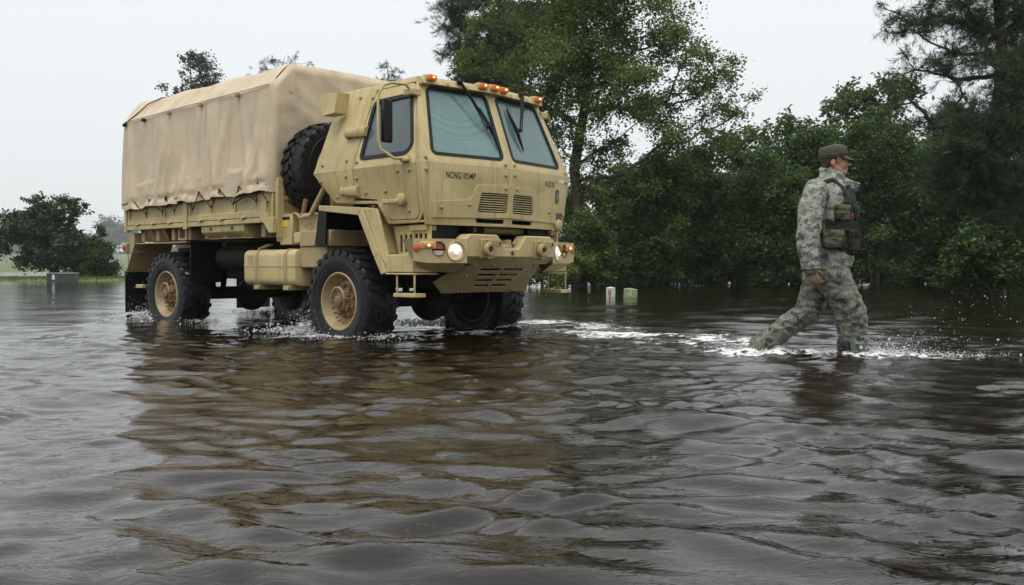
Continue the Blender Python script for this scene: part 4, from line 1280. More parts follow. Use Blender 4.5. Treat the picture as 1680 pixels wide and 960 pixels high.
# ---- front fenders, steps
for s in (-1, 1):
    def F(x, y, z): return V(x, s * y, z)
    m = MB()
    # outer angled strip over the wheel
    pr = [(-.34, 1.64), (.42, 1.585), (.70, 1.10), (.81, .90)]
    pr2 = [(-.34, 1.58), (.36, 1.505), (.62, 1.06), (.735, .88)]
    for i in range(3):
        a, b = pr[i], pr[i + 1]; c, d = pr2[i + 1], pr2[i]
        w = .03
        m.add([F(a[0], 1.2, a[1]), F(b[0], 1.2, b[1]), F(c[0], 1.2, c[1]), F(d[0], 1.2, d[1]),
               F(a[0], .62, a[1]), F(b[0], .62, b[1]), F(c[0], .62, c[1]), F(d[0], .62, d[1])],
              [(0, 1, 2, 3), (4, 7, 6, 5), (0, 4, 5, 1), (2, 6, 7, 3), (1, 5, 6, 2), (0, 3, 7, 4)])
    # wide face in front of the arch up to the vent plate
    m.prism([F(.44, 1.19, 1.585), F(.66, 1.19, 1.56), F(.79, 1.16, 1.12), F(.83, 1.16, .905), F(.70, 1.19, 1.10)], F(0, -.03, 0))
    part(m, 'front_fender', M_TAN, bevel=.005, merge=False, smooth=30)
    m = MB(); m.prism([F(-.34, 1.195, 1.60), F(-.2, 1.195, 1.60), F(-.22, 1.195, 1.20), F(-.42, 1.195, 1.20)], F(0, -.02, 0))
    part(m, 'mud_flap', M_DARK)
    m = MB(); m.box(.60, .70, min(s * .7, s * 1.1), max(s * .7, s * 1.1), 1.0, 1.4)
    # vented plate between fender and bumper
    m = MB()
    hl = [[F(x, 1.0, z) for x, z in ((x0, 1.11), (x0 + .045, 1.11), (x0 + .045, 1.295), (x0, 1.295))] for x0 in (.80, .875, .95)]
    hl = [roundpoly(h, .015, 3) for h in hl]
    hl += [roundpoly([F(x, 1.0, z) for x, z in ((x0, 1.24), (x0 + .05, 1.24), (x0 + .05, 1.30), (x0, 1.30))], .015, 3) for x0 in (1.03, 1.10, 1.17)]
    m.panel([F(.70, 1.0, 1.385), F(1.27, 1.0, 1.385), F(1.27, 1.0, 1.08), F(.79, 1.0, 1.08)], hl, t=.02, out=(0, s, 0))
    part(m, 'vent_panel', M_TAN, smooth=30)
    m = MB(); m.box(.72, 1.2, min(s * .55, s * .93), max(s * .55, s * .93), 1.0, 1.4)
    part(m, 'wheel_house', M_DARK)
    m = MB(); m.box(.82, 1.24, min(s * .88, s * 1.2), max(s * .88, s * 1.2), .905, 1.085); m.box(.815, 1.25, min(s * .87, s * 1.21), max(s * .87, s * 1.21), .88, .897)
    part(m, 'step_box', M_TAN, bevel=.008, merge=False)
    m = MB()
    for x in (.97, 1.235): m.tube([F(x, 1.18, .89), F(x, 1.18, .68)], .011, 8)
    m.box(.94, 1.27, min(s * 1.06, s * 1.21), max(s * 1.06, s * 1.21), .655, .695)
    part(m, 'boarding_step', M_TAN, bevel=.005, merge=False)

# ---- bumper
m = MB()
def B(x, y, z): return V(x, y, z)
# centre section, outline with the notch; front face at x = 1.47
ctr = [(-.70, 1.06), (-.70, 1.245), (-.63, 1.297), (-.22, 1.297), (-.10, 1.155), (.10, 1.155), (.22, 1.297), (.63, 1.297), (.70, 1.245), (.70, 1.06)]
holes = [roundpoly([V(1.47, y * s, z) for y, z in ((.33, 1.255), (.52, 1.255), (.55, 1.21), (.55, 1.065), (.33, 1.065))], .02, 3) for s in (-1, 1)]
m.panel([V(1.47, y, z) for y, z in ctr], [], t=.16, out=(1, 0, 0))
m.add([V(1.47, -.70, 1.06), V(1.47, .70, 1.06), V(1.37, .70, .985), V(1.37, -.70, .985), V(1.25, -.70, 1.06), V(1.25, .70, 1.06)], [(0, 1, 2, 3), (3, 2, 5, 4), (0, 3, 4), (1, 5, 2)])
part(m, 'bumper', M_TAN, bevel=.012, merge=False, smooth=30)
bumper = [o for o in truck.children if o.name.startswith('bumper')][0]
for s in (-1, 1):
    def W(x, y, z): return V(x, s * y, z)
    m = MB()
    top = [W(1.47, .68, 1.243), W(1.30, 1.255, 1.24)]
    bot = [W(1.47, .68, 1.04), W(1.30, 1.255, 1.02)]
    low = [W(1.30, .68, .90), W(1.22, 1.08, .925)]
    bk = [W(1.2, .68, 1.243), W(1.12, 1.24, 1.24)]
    lk = [W(1.15, .68, .90), W(1.12, 1.06, .925)]
    cl = [W(1.46 - .17 * .27, .84, 1.11), W(1.46 - .17 * .5, .99, 1.12)]
    # face with two lamp wells
    ex = (top[1] - top[0]).normalized()
    nrm = ex.cross(V(0, 0, 1)); nrm = nrm if nrm.x > 0 else -nrm
    P = lambda yy, z: V(1.47 - (yy - .68) * (.17 / .575), s * yy, z)
    wells = [[P(yc + r * math.cos(a), zc + r * math.sin(a)) for a in np.linspace(0, 2 * math.pi, 28, endpoint=False)] for yc, zc, r in ((.80, 1.118, .099), (.985, 1.14, .072))]
    m.panel([P(.68, 1.243), P(1.255, 1.24), P(1.255, 1.02), P(1.10, 1.0), P(.90, 1.0), P(.68, 1.0)], wells, t=.02, out=tuple(nrm))
    fb = [P(1.255, 1.02), P(1.10, 1.0), P(.90, 1.0), P(.68, 1.0)]
    m.add([top[0], P(1.255, 1.24), bk[1], bk[0]], [(0, 1, 2, 3)])
    m.add(fb + [low[1], low[0]], [(0, 1, 4), (1, 2, 5, 4), (2, 3, 5)])
    m.add([low[0], low[1], lk[1], lk[0]], [(0, 1, 2, 3)])
    m.add([P(1.255, 1.24), P(1.255, 1.02), low[1], lk[1], bk[1]], [(0, 1, 2, 3, 4)])
    part(m, 'bumper_wing', M_TAN, bumper, smooth=30, merge=False)
    q = nrm.to_track_quat('Z', 'Y').to_matrix().to_4x4()
    def at(yc, zc, d=0): return Matrix.Translation(P(yc, zc) + nrm * d) @ q
    # headlamp
    m = MB(); m.lathe([(.099, .012), (.108, .0), (.100, -.03), (.092, -.085), (.088, -.085), (.088, -.02), (.099, .012)], 28, at(.80, 1.118))
    part(m, 'headlamp_shroud', M_TAN2, bumper)
    m = MB(); m.lathe([(.087, -.03), (.084, -.012), (.06, .004), (.03, .012), (0, .014)], 28, at(.80, 1.118)); hl_ = part(m, 'headlamp', M_HEAD, bumper)
    m = MB(); m.ball(P(.80, 1.112) + nrm * .012, (.012, .022, .02)); part(m, 'headlamp_filament', M_BULB, bumper)
    # blackout drive lamp: amber upper half, painted lower half
    m = MB(); m.lathe([(.072, .01), (.076, 0), (.07, -.06), (.0, -.065)], 24, at(.985, 1.14)); part(m, 'lamp_well', M_DARK, bumper)
    m = MB()
    h = [at(.985, 1.14, -.012) @ V(.066 * math.cos(a), .066 * math.sin(a), 0) for a in np.linspace(0, 2 * math.pi, 24, endpoint=False)]
    zc = 1.135
    up_ = [p for p in h if p.z >= zc]; lo_ = [p for p in h if p.z < zc]
    cen = sum(up_, V(0, 0, 0)) / len(up_); 
    def order(ps):
        c = sum(ps, V(0, 0, 0)) / len(ps)
        u_ = ex; v_ = V(0, 0, 1)
        return sorted(ps, key=lambda p: math.atan2((p - c).dot(v_), (p - c).dot(u_)))
    m.panel(order(up_), t=.02, out=tuple(nrm)); part(m, 'turn_lamp', plain('amber_dark', (.42, .10, .02), .25), bumper)
    m = MB(); m.panel(order([p + nrm * .004 for p in lo_]), t=.02, out=tuple(nrm)); part(m, 'lamp_cover', plain('lamp_cover_pale', (.55, .50, .38), .4), bumper)
    # side marker and reflector on the wing
    m = MB(); m.box(-.085, .085, -.036, .036, -.01, .014, at(1.10, 1.175)); part(m, 'side_lamp_housing', M_TAN, bumper, bevel=.008)
    m = MB(); m.box(-.058, .058, -.022, .022, .01, .026, at(1.10, 1.175)); part(m, 'side_lamp', M_AMBER, bumper, bevel=.008)
    m = MB(); m.ball(P(1.10, 1.175) + nrm * .026, (.012, .018, .012)); part(m, 'side_lamp_bulb', M_AMBER_HOT, bumper)
    m = MB(); m.lathe([(.040, .0), (.040, .012), (.034, .016), (0, .016)], 20, at(1.215, 1.15)); part(m, 'reflector', plain('reflector_orange', (.6, .13, .03), .25), bumper)
    # tow eye
    m = MB()
    yc = .42
    m.box(1.44, 1.50, s * yc - .075, s * yc + .10, 1.045, 1.245)
    part(m, 'tow_plate', M_TAN2, bumper, bevel=.006)
    m = MB()
    m.lathe([(.036, -.03), (.036, .03), (.066, .03), (.078, .016), (.078, -.016), (.066, -.03)], 24, Matrix.Translation((1.535, s * yc, 1.14)) @ Matrix.Rotation(R(90), 4, 'Y'), closed=True)
    m.box(1.51, 1.565, s * yc, s * yc + .125, 1.165, 1.24)
    m.cyl((1.505, s * yc + .125, 1.205), (1.57, s * yc + .125, 1.205), .04, 16)
    m.cyl((1.48, s * yc - .01, 1.07), (1.55, s * yc - .01, 1.07), .03, 12)
    part(m, 'tow_eye', M_TAN2, bumper, bevel=.004, merge=False)
    m = MB(); m.cyl((1.568, s * yc + .125, 1.205), (1.573, s * yc + .125, 1.205), .014, 12); part(m, 'tow_eye_hole', M_DARK, bumper)
# star
m = MB()
st = [V(1.472, .0 + r * math.sin(a), 1.105 + r * math.cos(a)) for k in range(10) for a in [math.pi * k / 5] for r in [.038 if k % 2 == 0 else .015]]
m.panel(st, t=.0015, out=(1, 0, 0)); part(m, 'star_emblem', M_STENCIL, bumper)
# winch hook in the notch
m = MB(); m.ball((1.38, 0, 1.17), (.05, .08, .05)); m.box(1.36, 1.42, -.035, .035, 1.15, 1.25); m.tube([(1.38, -.1, 1.2), (1.36, -.2, 1.27)], .02, 8); m.tube([(1.38, .1, 1.2), (1.36, .2, 1.27)], .02, 8)
part(m, 'winch_hook', M_TAN2, merge=False)
# cab tilt tube above the bumper
m = MB(); m.tube([(1.10, -.35, 1.36), (1.10, .6, 1.36)], .042, 16); part(m, 'cross_tube', M_TAN2)
m = MB()
for y in (-.37, -.2, .58, .72): m.tube([(1.10, y, 1.36), (1.10, y + .09, 1.36)], .062, 16)
part(m, 'tube_collars', M_FRAME, merge=False)
# skid plate with slots
def SK(t, y): return V(1.385 - .325 * t, y * (.51 + (.655 - .51) * t), .997 - .315 * t)
m = MB()
sl = []
for k in range(4):
    t0 = .17 + k * .185
    for (a, b) in ((-.62, -.05), (.05, .62)):
        sc_ = 1 - k * .12
        sl.append([SK(t0, a * sc_), SK(t0, b * sc_), SK(t0 + .10, b * sc_), SK(t0 + .10, a * sc_)])
m.panel([SK(0, -1), SK(0, 1), SK(1, 1), SK(1, -1)], sl, t=.018, out=(1, 0, -1))
skid = part(m, 'skid_plate', M_TAN2, smooth=30)
for s in (-1, 1):
    m = MB(); m.panel([V(1.37, s * .55, .985), V(1.06, s * .66, .682), V(1.0, s * .80, .70), V(1.22, s * .80, .93), V(1.30, s * .72, .96)], t=.015, out=(0, s, -.4)) if False else None
    m = MB(); m.add([SK(0, s), SK(1, s), V(1.02, s * .74, .80), V(1.28, s * .70, .93)], [(0, 1, 2, 3)])
    part(m, 'skid_flange', M_TAN2, skid)
m = MB()
for t, y in ((.06, -.9), (.06, -.35), (.06, .35), (.06, .9), (.4, -.85), (.4, .85), (.92, -.7), (.92, .7), (.92, -.62), (.9, .6)):
    m.ball(SK(t, y) + V(.006, 0, -.006), .015, u=8, v=6)
part(m, 'skid_bolts', M_BOLT, skid)['kind'] = 'stuff'

# ---- right and left side gear
for s in (-1,):
    # fuel tank
    m = MB()
    pr = roundpoly([V(0, -1.19, 1.165), V(0, -.62, 1.165), V(0, -.62, .74), V(0, -1.19, .74)], .09, 5)
    m.panel([p + V(-1.89, 0, 0) for p in pr], t=1.08, out=(-1, 0, 0))
    tank = part(m, 'fuel_tank', M_TAN, bevel=.02, smooth=40, seg=2)
    for x in (-1.62, -1.0):
        m = MB()
        pr3 = inset(pr, -.008 if True else 0)
        m.panel([p + V(x - .03, 0, 0) for p in inset(pr, -.010)], [[p + V(x - .03, 0, 0) for p in inset(pr, .004)]], t=.055, out=(-1, 0, 0))
        part(m, 'tank_strap', M_TAN2, tank)
        m = MB(); m.box(x - .05, x + .06, -1.2, -.6, .69, .742); part(m, 'tank_cradle', M_TAN2, tank, bevel=.005)
    m = MB(); m.box(-1.895, -.805, -1.196, -.615, .965, .975); part(m, 'tank_seam', M_TAN, tank)
    m = MB(); m.box(-1.80, -1.70, -1.192, -1.188, .99, 1.10); part(m, 'tank_plate', M_TAN2, tank)
    m = MB(); m.box(-.10, .14, -.04, .04, -.012, .012, Matrix.Translation((-1.74, -1.0, 1.2)) @ Matrix.Rotation(R(-12), 4, 'Y')); part(m, 'tank_cap', M_TAN2, tank, bevel=.008)
m = MB()
pr = roundpoly([V(0, 1.19, 1.165), V(0, .95, 1.165), V(0, .95, .74), V(0, 1.19, .74)], .07, 5)
m.panel([p + V(-1.89, 0, 0) for p in pr], t=1.08, out=(-1, 0, 0)); part(m, 'air_tank', M_TAN, bevel=.02)
# battery and control boxes behind the cab
m = MB(); m.box(-1.25, -1.0, -1.1, -.85, 1.22, 1.572); bx = part(m, 'control_box', M_TAN, bevel=.008)
for nm, mt, x0, x1, z0, z1 in (('warning_decal', M_YELLOW, -1.195, -1.065, 1.43, 1.50), ('data_plate', M_DARK, -1.22, -1.05, 1.515, 1.545)):
    m = MB(); m.box(x0, x1, -1.104, -1.098, z0, z1); part(m, nm, mt, bx)
m = MB(); m.box(-1.34, -1.25, -1.09, -.9, 1.26, 1.48); b2 = part(m, 'junction_box', M_TAN, bevel=.008)
m = MB(); m.box(-1.33, -1.265, -1.094, -1.088, 1.385, 1.435); part(m, 'blue_decal', M_BLUE, b2)
m = MB(); m.tube([(-1.24, -1.13, 1.33), (-1.24, -1.13, 1.42)], .03, 10); m.box(-1.27, -1.2, -1.14, -1.09, 1.36, 1.40); part(m, 'latch', M_TAN2, bx, merge=False)
m = MB(); m.box(-.95, -.53, -1.05, -.75, 1.235, 1.58); part(m, 'battery_box', M_TAN2, bevel=.02)
m = MB(); m.box(-.93, -.80, -1.13, -1.05, 1.235, 1.355); part(m, 'small_box', M_TAN, bevel=.008)
m = MB(); m.tube([(-.96 + .09 * math.cos(a), -1.08, 1.50 + .08 * math.sin(a)) for a in np.linspace(R(190), R(20), 10)] + [(-.6, -1.08, 1.56)], .016, 8); part(m, 'hose', M_TAN2)
m = MB()
for k in range(18):
    a = k * .9
    m.tube([(-.70 + .05 * math.sin(a), -1.09 + .015 * math.cos(a), 1.57 - k * .012), (-.70 + .05 * math.sin(a + .9), -1.09 + .015 * math.cos(a + .9), 1.558 - k * .012)], .007, 5)
part(m, 'chain', M_BOLT, merge=False)
m = MB(); m.box(-.78, -.20, -1.15, -.6, 1.19, 1.372); m.box(-.80, -.30, -1.13, -.65, .95, 1.19); part(m, 'tool_box', M_TAN2, bevel=.012, merge=False)
m = MB(); m.box(-.36, -.30, -1.19, -.6, 1.2, 1.60); part(m, 'fender_bracket', M_DARK)

# ---- cargo bed
BX0, BX1 = -5.05, -1.22
m = MB(); m.box(BX0, BX1, -1.19, 1.19, 1.50, 1.545)
for x in np.linspace(BX0 + .3, BX1 - .4, 8): m.box(x, x + .09, -1.12, 1.12, 1.32, 1.5)
for y in (-.42, .42): m.box(BX0 + .05, BX1, y - .05, y + .05, 1.24, 1.5)
bed = part(m, 'cargo_bed', M_TAN2, bevel=.006, merge=False)
for s in (-1, 1):
    def ybox(m, x0, x1, a, b, z0, z1): return m.box(x0, x1, min(s * a, s * b), max(s * a, s * b), z0, z1)
    m = ybox(MB(), BX0, BX1 - .05, 1.17, 1.215, 1.485, 1.545); part(m, 'bed_rail', M_TAN, bed, bevel=.006)
    for x0, x1 in ((BX0 + .06, -3.35), (-3.23, -1.50)):
        m = MB(); ybox(m, x0, x1, 1.165, 1.185, 1.55, 2.05)
        ybox(m, x0, x1, 1.17, 1.212, 1.552, 1.615)
        m.add([V(x, s * y, z) for x in (x0, x1) for y, z in ((1.212, 1.615), (1.185, 1.648), (1.17, 1.648), (1.17, 1.615))], [(0, 1, 5, 4), (1, 2, 6, 5), (0, 3, 2, 1), (4, 5, 6, 7)])
        ybox(m, x0, x1, 1.17, 1.208, 1.985, 2.05)
        n = 3
        for k in range(n + 1):
            xx = x0 + (x1 - x0 - .05) * k / n
            ybox(m, xx, xx + .05, 1.17, 1.205, 1.62, 2.0)
        part(m, 'drop_side', M_TAN, bed, bevel=.005, merge=False)
    for x0, w in ((BX0 - .02, .07), (-3.345, .11)):
        m = ybox(MB(), x0, x0 + w, 1.165, 1.225, 1.46, 1.98)
        if w > .1:
            m.prism([V(x0 - .02, s * 1.226, 1.53), V(x0 + w + .02, s * 1.226, 1.53), V(x0 + w - .02, s * 1.226, 1.45), V(x0 + .02, s * 1.226, 1.45)], V(0, -s * .05, 0))
        part(m, 'bed_post', M_TAN, bed, bevel=.005, merge=False)
    # front post tapering to a point below the bed
    m = ybox(MB(), -1.50, -1.30, 1.165, 1.22, 1.50, 1.98)
    m.prism([V(-1.52, s * 1.222, 1.54), V(-1.22, s * 1.222, 1.54), V(-1.20, s * 1.222, 1.36), V(-1.30, s * 1.222, 1.36), V(-1.40, s * 1.222, 1.47)], V(0, -s * .05, 0))
    ybox(m, -1.30, -1.24, 1.175, 1.20, 1.54, 1.98)
    ybox(m, -1.36, -1.33, 1.22, 1.232, 1.62, 1.86)
    part(m, 'bed_post', M_TAN, bed, bevel=.005, merge=False)
    for x in (-4.66, -4.19, -3.70, -2.87, -2.36, -1.85):
        m = ybox(MB(), x - .06, x + .06, 1.21, 1.232, 1.553, 1.572); ybox(m, x - .05, x - .01, 1.21, 1.234, 1.535, 1.56)
        part(m, 'hinge', M_TAN, bed, bevel=.003, merge=False)
    # tool chest under the bed with two drawers
    for x0, x1 in ((-2.92, -2.42), (-2.41, -1.90)):
        m = MB(); 
        m.prism([V(x0, s * 1.19, 1.488), V(x0, s * .85, 1.488), V(x0, s * .85, 1.33), V(x0, s * 1.10, 1.33), V(x0, s * 1.19, 1.40)], V(x1 - x0, 0, 0))
        ch = part(m, 'tool_chest', M_TAN, bevel=.006)
        m = MB(); xc = (x0 + x1) / 2
        ybox(m, xc - .04, xc + .04, 1.188, 1.197, 1.425, 1.475); part(m, 'latch', M_TAN2, ch, bevel=.004)
        m = MB(); ybox(m, xc - .022, xc + .022, 1.195, 1.2, 1.432, 1.465); part(m, 'latch_recess', M_DARK, ch)
    m = ybox(MB(), -2.85, -1.80, .85, 1.12, 1.317, 1.329); part(m, 'chest_tray', M_TAN2)
    # rear fender plates and flaps
    m = MB(); m.panel([V(-4.80, s * 1.12, 1.30), V(-3.7, s * 1.12, 1.30), V(-3.7, s * 1.12, 1.20), V(-4.35, s * 1.12, 1.20), V(-4.56, s * 1.12, .89), V(-5.08, s * 1.12, .89)], t=.012, out=(0, s, 0))
    m.add([V(-4.80, s * 1.12, 1.30), V(-5.08, s * 1.12, .89), V(-5.08, s * .62, .89), V(-4.80, s * .62, 1.30), V(-3.7, s * 1.12, 1.30), V(-3.7, s * .62, 1.30)], [(0, 1, 2, 3), (0, 3, 5, 4)])
    m.v = []; m.f = []
    # sloped plate behind the wheel, faces the tyre
    m.add([V(-4.80, s * 1.2, 1.30), V(-5.09, s * 1.2, .885), V(-5.09, s * .62, .885), V(-4.80, s * .62, 1.30),
           V(-4.785, s * 1.2, 1.30), V(-5.075, s * 1.2, .885), V(-5.075, s * .62, .885), V(-4.785, s * .62, 1.30)], [(0, 1, 2, 3), (4, 7, 6, 5), (0, 4, 5, 1), (3, 2, 6, 7), (1, 5, 6, 2), (0, 3, 7, 4)])
    ybox(m, -4.80, -3.35, .62, 1.18, 1.285, 1.30)
    part(m, 'rear_fender', M_TAN2, merge=False)
    m = ybox(MB(), -5.105, -5.085, .60, 1.21, .30, .89); part(m, 'mud_flap', M_DARK, bevel=.004)
    m = ybox(MB(), -3.35, -3.33, .66, 1.12, .75, 1.30); part(m, 'splash_plate', M_DARK)
    m = ybox(MB(), -4.78, -4.56, 1.14, 1.2, .66, .71); part(m, 'flap_bar', M_TAN, bevel=.004)
    m = ybox(MB(), -3.46, -3.38, 1.12, 1.16, .86, .885); part(m, 'side_reflector', plain('side_reflector_pink', (.6, .42, .32), .4))
    # under-bed brackets
    for x in (-4.72, -4.40):
        m = MB(); m.prism([V(x, s * 1.15, 1.49), V(x, s * .70, 1.49), V(x, s * .70, 1.30), V(x, s * 1.02, 1.32), V(x, s * 1.13, 1.42)], V(.02, 0, 0))
        m.prism([V(x, s * 1.12, 1.49), V(x + .30, s * 1.10, 1.49), V(x + .25, s * 1.0, 1.32), V(x + .05, s * 1.02, 1.32)], V(0, -s * .02, 0))
        part(m, 'bed_bracket', M_TAN2, merge=False)
    m = MB(); m.panel([V(-3.63, s * 1.14, 1.49), V(-3.40, s * 1.14, 1.49), V(-3.40, s * 1.14, 1.32), V(-3.63, s * 1.14, 1.32)], [[V(-3.60, s * 1.14, 1.47), V(-3.45, s * 1.14, 1.47), V(-3.45, s * 1.14, 1.345), V(-3.60, s * 1.14, 1.345)]], t=.15, out=(0, s, 0))
    part(m, 'bed_bracket', M_TAN2)
    m = ybox(MB(), -5.0, -4.86, 1.02, 1.18, 1.16, 1.45); part(m, 'lamp_bracket', M_TAN2, bevel=.006)
    m = ybox(MB(), -5.19, -5.13, 1.08, 1.19, 1.16, 1.31); part(m, 'tail_lamp_housing', M_TAN, bevel=.012)
    m = MB(); m.lathe([(.038, 0), (.038, .014), (0, .016)], 16, Matrix.Translation((-5.16, s * 1.19, 1.24)) @ Matrix.Rotation(R(90) * (1 if s < 0 else -1), 4, 'X')); part(m, 'tail_lamp', M_RED)
    m = MB(); m.tube([(-5.15, s * 1.14, 1.18), (-5.13, s * 1.14, .9)], .012, 8); part(m, 'flap_rod', M_TAN)
m = MB(); m.box(BX1 - .06, BX1, -1.17, 1.17, 1.36, 2.05); m.box(BX1, BX1 + .035, -1.17, -1.08, 1.30, 2.0); m.box(BX1, BX1 + .035, 1.08, 1.17, 1.30, 2.0)
m.box(BX1, BX1 + .03, -1.1, 1.1, 1.55, 1.60); m.box(BX1, BX1 + .03, -1.1, 1.1, 1.75, 1.80)
part(m, 'headboard', M_TAN, bed, bevel=.005, merge=False)
m = MB(); m.box(BX0 - .03, BX0 + .01, -1.16, 1.16, 1.50, 2.05); part(m, 'tailgate', M_TAN, bed, bevel=.005)

# ---- canvas cover: profile swept along the bed with folds
def canvas():
    x0, x1 = -5.10, -1.26
    nx = 150
    bows = np.array([-5.05, -3.75, -2.55, -1.30])
    xs = np.linspace(x0, x1, nx)
    prof = []
    for t in np.linspace(0, 1, 46): prof.append(('side', t))
    for t in np.linspace(0, 1, 7)[1:]: prof.append(('hip', t))
    for t in np.linspace(0, 1, 15)[1:]: prof.append(('top', t))
    npf = len(prof)
    rng = random.Random(4)
    folds = [(rng.uniform(x0, x1), rng.uniform(-.35, .35), rng.uniform(.025, .06), rng.uniform(.03, .075), rng.random()) for _ in range(42)]
    folds += [(-3.28, .1, .045, .05, .9), (-1.62, .35, .04, .05, .9), (-1.75, .45, .035, .04, 1.), (-2.45, -.35, .035, .05, .95)]
    half = np.zeros((nx, npf, 3))
    for i, x in enumerate(xs):
        db = np.min(np.abs(bows - x))
        sag = min(db / .6, 1.0)
        e = (x - x0) / (x1 - x0)
        zbot = 1.775 + .07 * e + .010 * math.sin(x * 7.1) + .006 * math.sin(x * 17)
        zeave = 3.05 + .05 * e - .012 * sag
        for j, (k, t) in enumerate(prof):
            nzv = noise.noise(V(x * 1.3, t * 1.2, 3.1)) * .02 + noise.noise(V(x * 4.1, t * 3.2, 7.7)) * .008
            if k == 'side':
                z = zbot + (zeave - zbot) * t
                y = 1.245 - .055 * t ** 2
                o = nzv * math.sin(math.pi * min(1, t * 1.0)) - .03 * sag * math.sin(math.pi * t) ** .7
                for (fx, sl, am, w, hgt) in folds:
                    d = x - fx - sl * (t - .2)
                    env = (1 - t / hgt) if t < hgt else 0
                    if abs(d) < w * 4: o += am * env * math.exp(-(d / w) ** 2) * (1 if am else 1)
                # pull points where the rope is lashed, fold line above the hem
                hook = abs(((x + 4.682) / .475 + .5) % 1 - .5)
                o += -.03 * math.exp(-((t - .075) / .03) ** 2) + .005 * math.cos(hook * 2 * math.pi) * math.exp(-(t / .12) ** 2)
                z += .006 * math.cos(hook * 2 * math.pi) * math.exp(-(t / .10) ** 2)
                o += .010 * noise.noise(V(x * 14, t * 5, 1.7)) * math.exp(-(t / .25) ** 2) * 2
                o = max(-.008 if z < 2.14 else -.05, min(.06, o)) * min(1, (x1 - x) / .10) * min(1, (x - x0) / .45)
                p = (x, y + o, z)
            elif k == 'hip':
                a = (x, 1.19, zeave); b = (x, .94, 3.385 - .03 * sag)
                p = tuple(a[c] + (b[c] - a[c]) * t for c in range(3))
                bl = math.sin(math.pi * t) * .012 * (1 - sag)
                p = (p[0], p[1] + bl - .012 * sag * math.sin(math.pi * t), p[2] + bl - .02 * sag * math.sin(math.pi * t))
            else:
                p = (x, .94 * (1 - t), 3.385 + .012 * t - .03 * sag + .006 * noise.noise(V(x * 3, t * 4, .4)))
            half[i, j] = p
    # bulge and slight round-over at both ends
    full = np.concatenate([half * np.array([1, -1, 1]), half[:, -2::-1]], axis=1)
    ny = full.shape[1]
    verts = full.reshape(-1, 3).tolist()
    idx = lambda i, j: i * ny + j
    faces = [(idx(i, j), idx(i + 1, j), idx(i + 1, j + 1), idx(i, j + 1)) for i in range(nx - 1) for j in range(ny - 1)]
    # front and rear curtains: rings shrinking towards the centre
    for (ii, sgn) in ((nx - 1, 1), (0, -1)):
        # simple curtain grid
        ys = np.linspace(-1, 1, 64)
        zb, ze = full[ii, 0][2], full[ii, 45][2]
        zs_n = 40
        base = len(verts)
        for yn in ys:
            an = abs(yn)
            ay = an * 1.19
            ztop = 3.385 + .012 * (1 - ay / .94) if ay < .94 else 3.385 - (ay - .94) / .25 * (3.385 - ze)
            for q in range(zs_n):
                t = q / (zs_n - 1)
                z = zb + (ztop - zb) * t
                ts = min(1, max(0, (z - zb) / (ze - zb)))
                yv = yn * (1.245 - .055 * ts ** 2)
                edge = min(1, (1 - an) / .05) * min(1, (1 - t) / .05)
                wr = .045 * noise.noise(V(yv * 1.6, z * .9, 5 + sgn)) + .03 * (1 - abs(noise.noise(V(yv * 2.2 + z * 2.6, z * 1.0 - yv, 9)))) + .010 * noise.noise(V(yv * 6, z * 5, 2))
                verts.append((full[ii, 0][0] + sgn * (.03 * edge + wr * edge), yv, z))
        for a in range(len(ys) - 1):
            for q in range(zs_n - 1):
                faces.append((base + a * zs_n + q, base + (a + 1) * zs_n + q, base + (a + 1) * zs_n + q + 1, base + a * zs_n + q + 1))
    used = set(v for f in faces for v in f)
    remap = {v: k for k, v in enumerate(sorted(used))}
    me = bpy.data.meshes.new('canvas_cover')
    me.from_pydata([verts[v] for v in sorted(used)], [], [tuple(remap[v] for v in f) for f in faces])
    bm = bmesh.new(); bm.from_mesh(me)
    bmesh.ops.remove_doubles(bm, verts=bm.verts, dist=.012)
    bmesh.ops.recalc_face_normals(bm, faces=bm.faces)
    bm.to_mesh(me); bm.free()
    me.polygons.foreach_set('use_smooth', [True] * len(me.polygons))
    me.materials.append(M_CANVAS)
    return link(bpy.data.objects.new('canvas_cover', me), truck)
cv = canvas()
# seam along the eave, rear strap and eyelet straps
m = MB()
m.tube([(x, -1.202 - .002, 3.052 + .05 * (x + 5.1) / 3.84) for x in np.linspace(-5.08, -1.3, 30)], .006, 5)
part(m, 'canvas_seam', plain('canvas_seam', (.33, .26, .18), .8), cv)
m = MB(); m.tube([(-5.06, -1.21, 3.03), (-4.9, -1.15, 3.12), (-4.70, -1.02, 3.30), (-4.45, -.93, 3.375)], .008, 5)
part(m, 'canvas_strap', M_ROPE, cv)
for x, y, z in ((-5.04, -1.225, 3.02), (-4.45, -1.225, 3.03), (-3.72, -1.225, 3.045), (-2.87, -1.225, 3.055), (-1.98, -1.225, 3.07)):
    m = MB(); m.box(x - .03, x + .03, y - .012, y + .03, z - .03, z + .012); part(m, 'buckle', M_BOLT if x > -4 else M_DARK, cv, bevel=.005)
m = MB(); m.box(-1.25, -1.20, -1.0, -.93, 2.98, 3.04); part(m, 'buckle', M_BOLT, cv, bevel=.005)
m = MB(); m.cyl((-1.22, -.5, 2.72), (-1.19, -.5, 2.72), .02, 10); part(m, 'eyelet', M_DARK, cv)
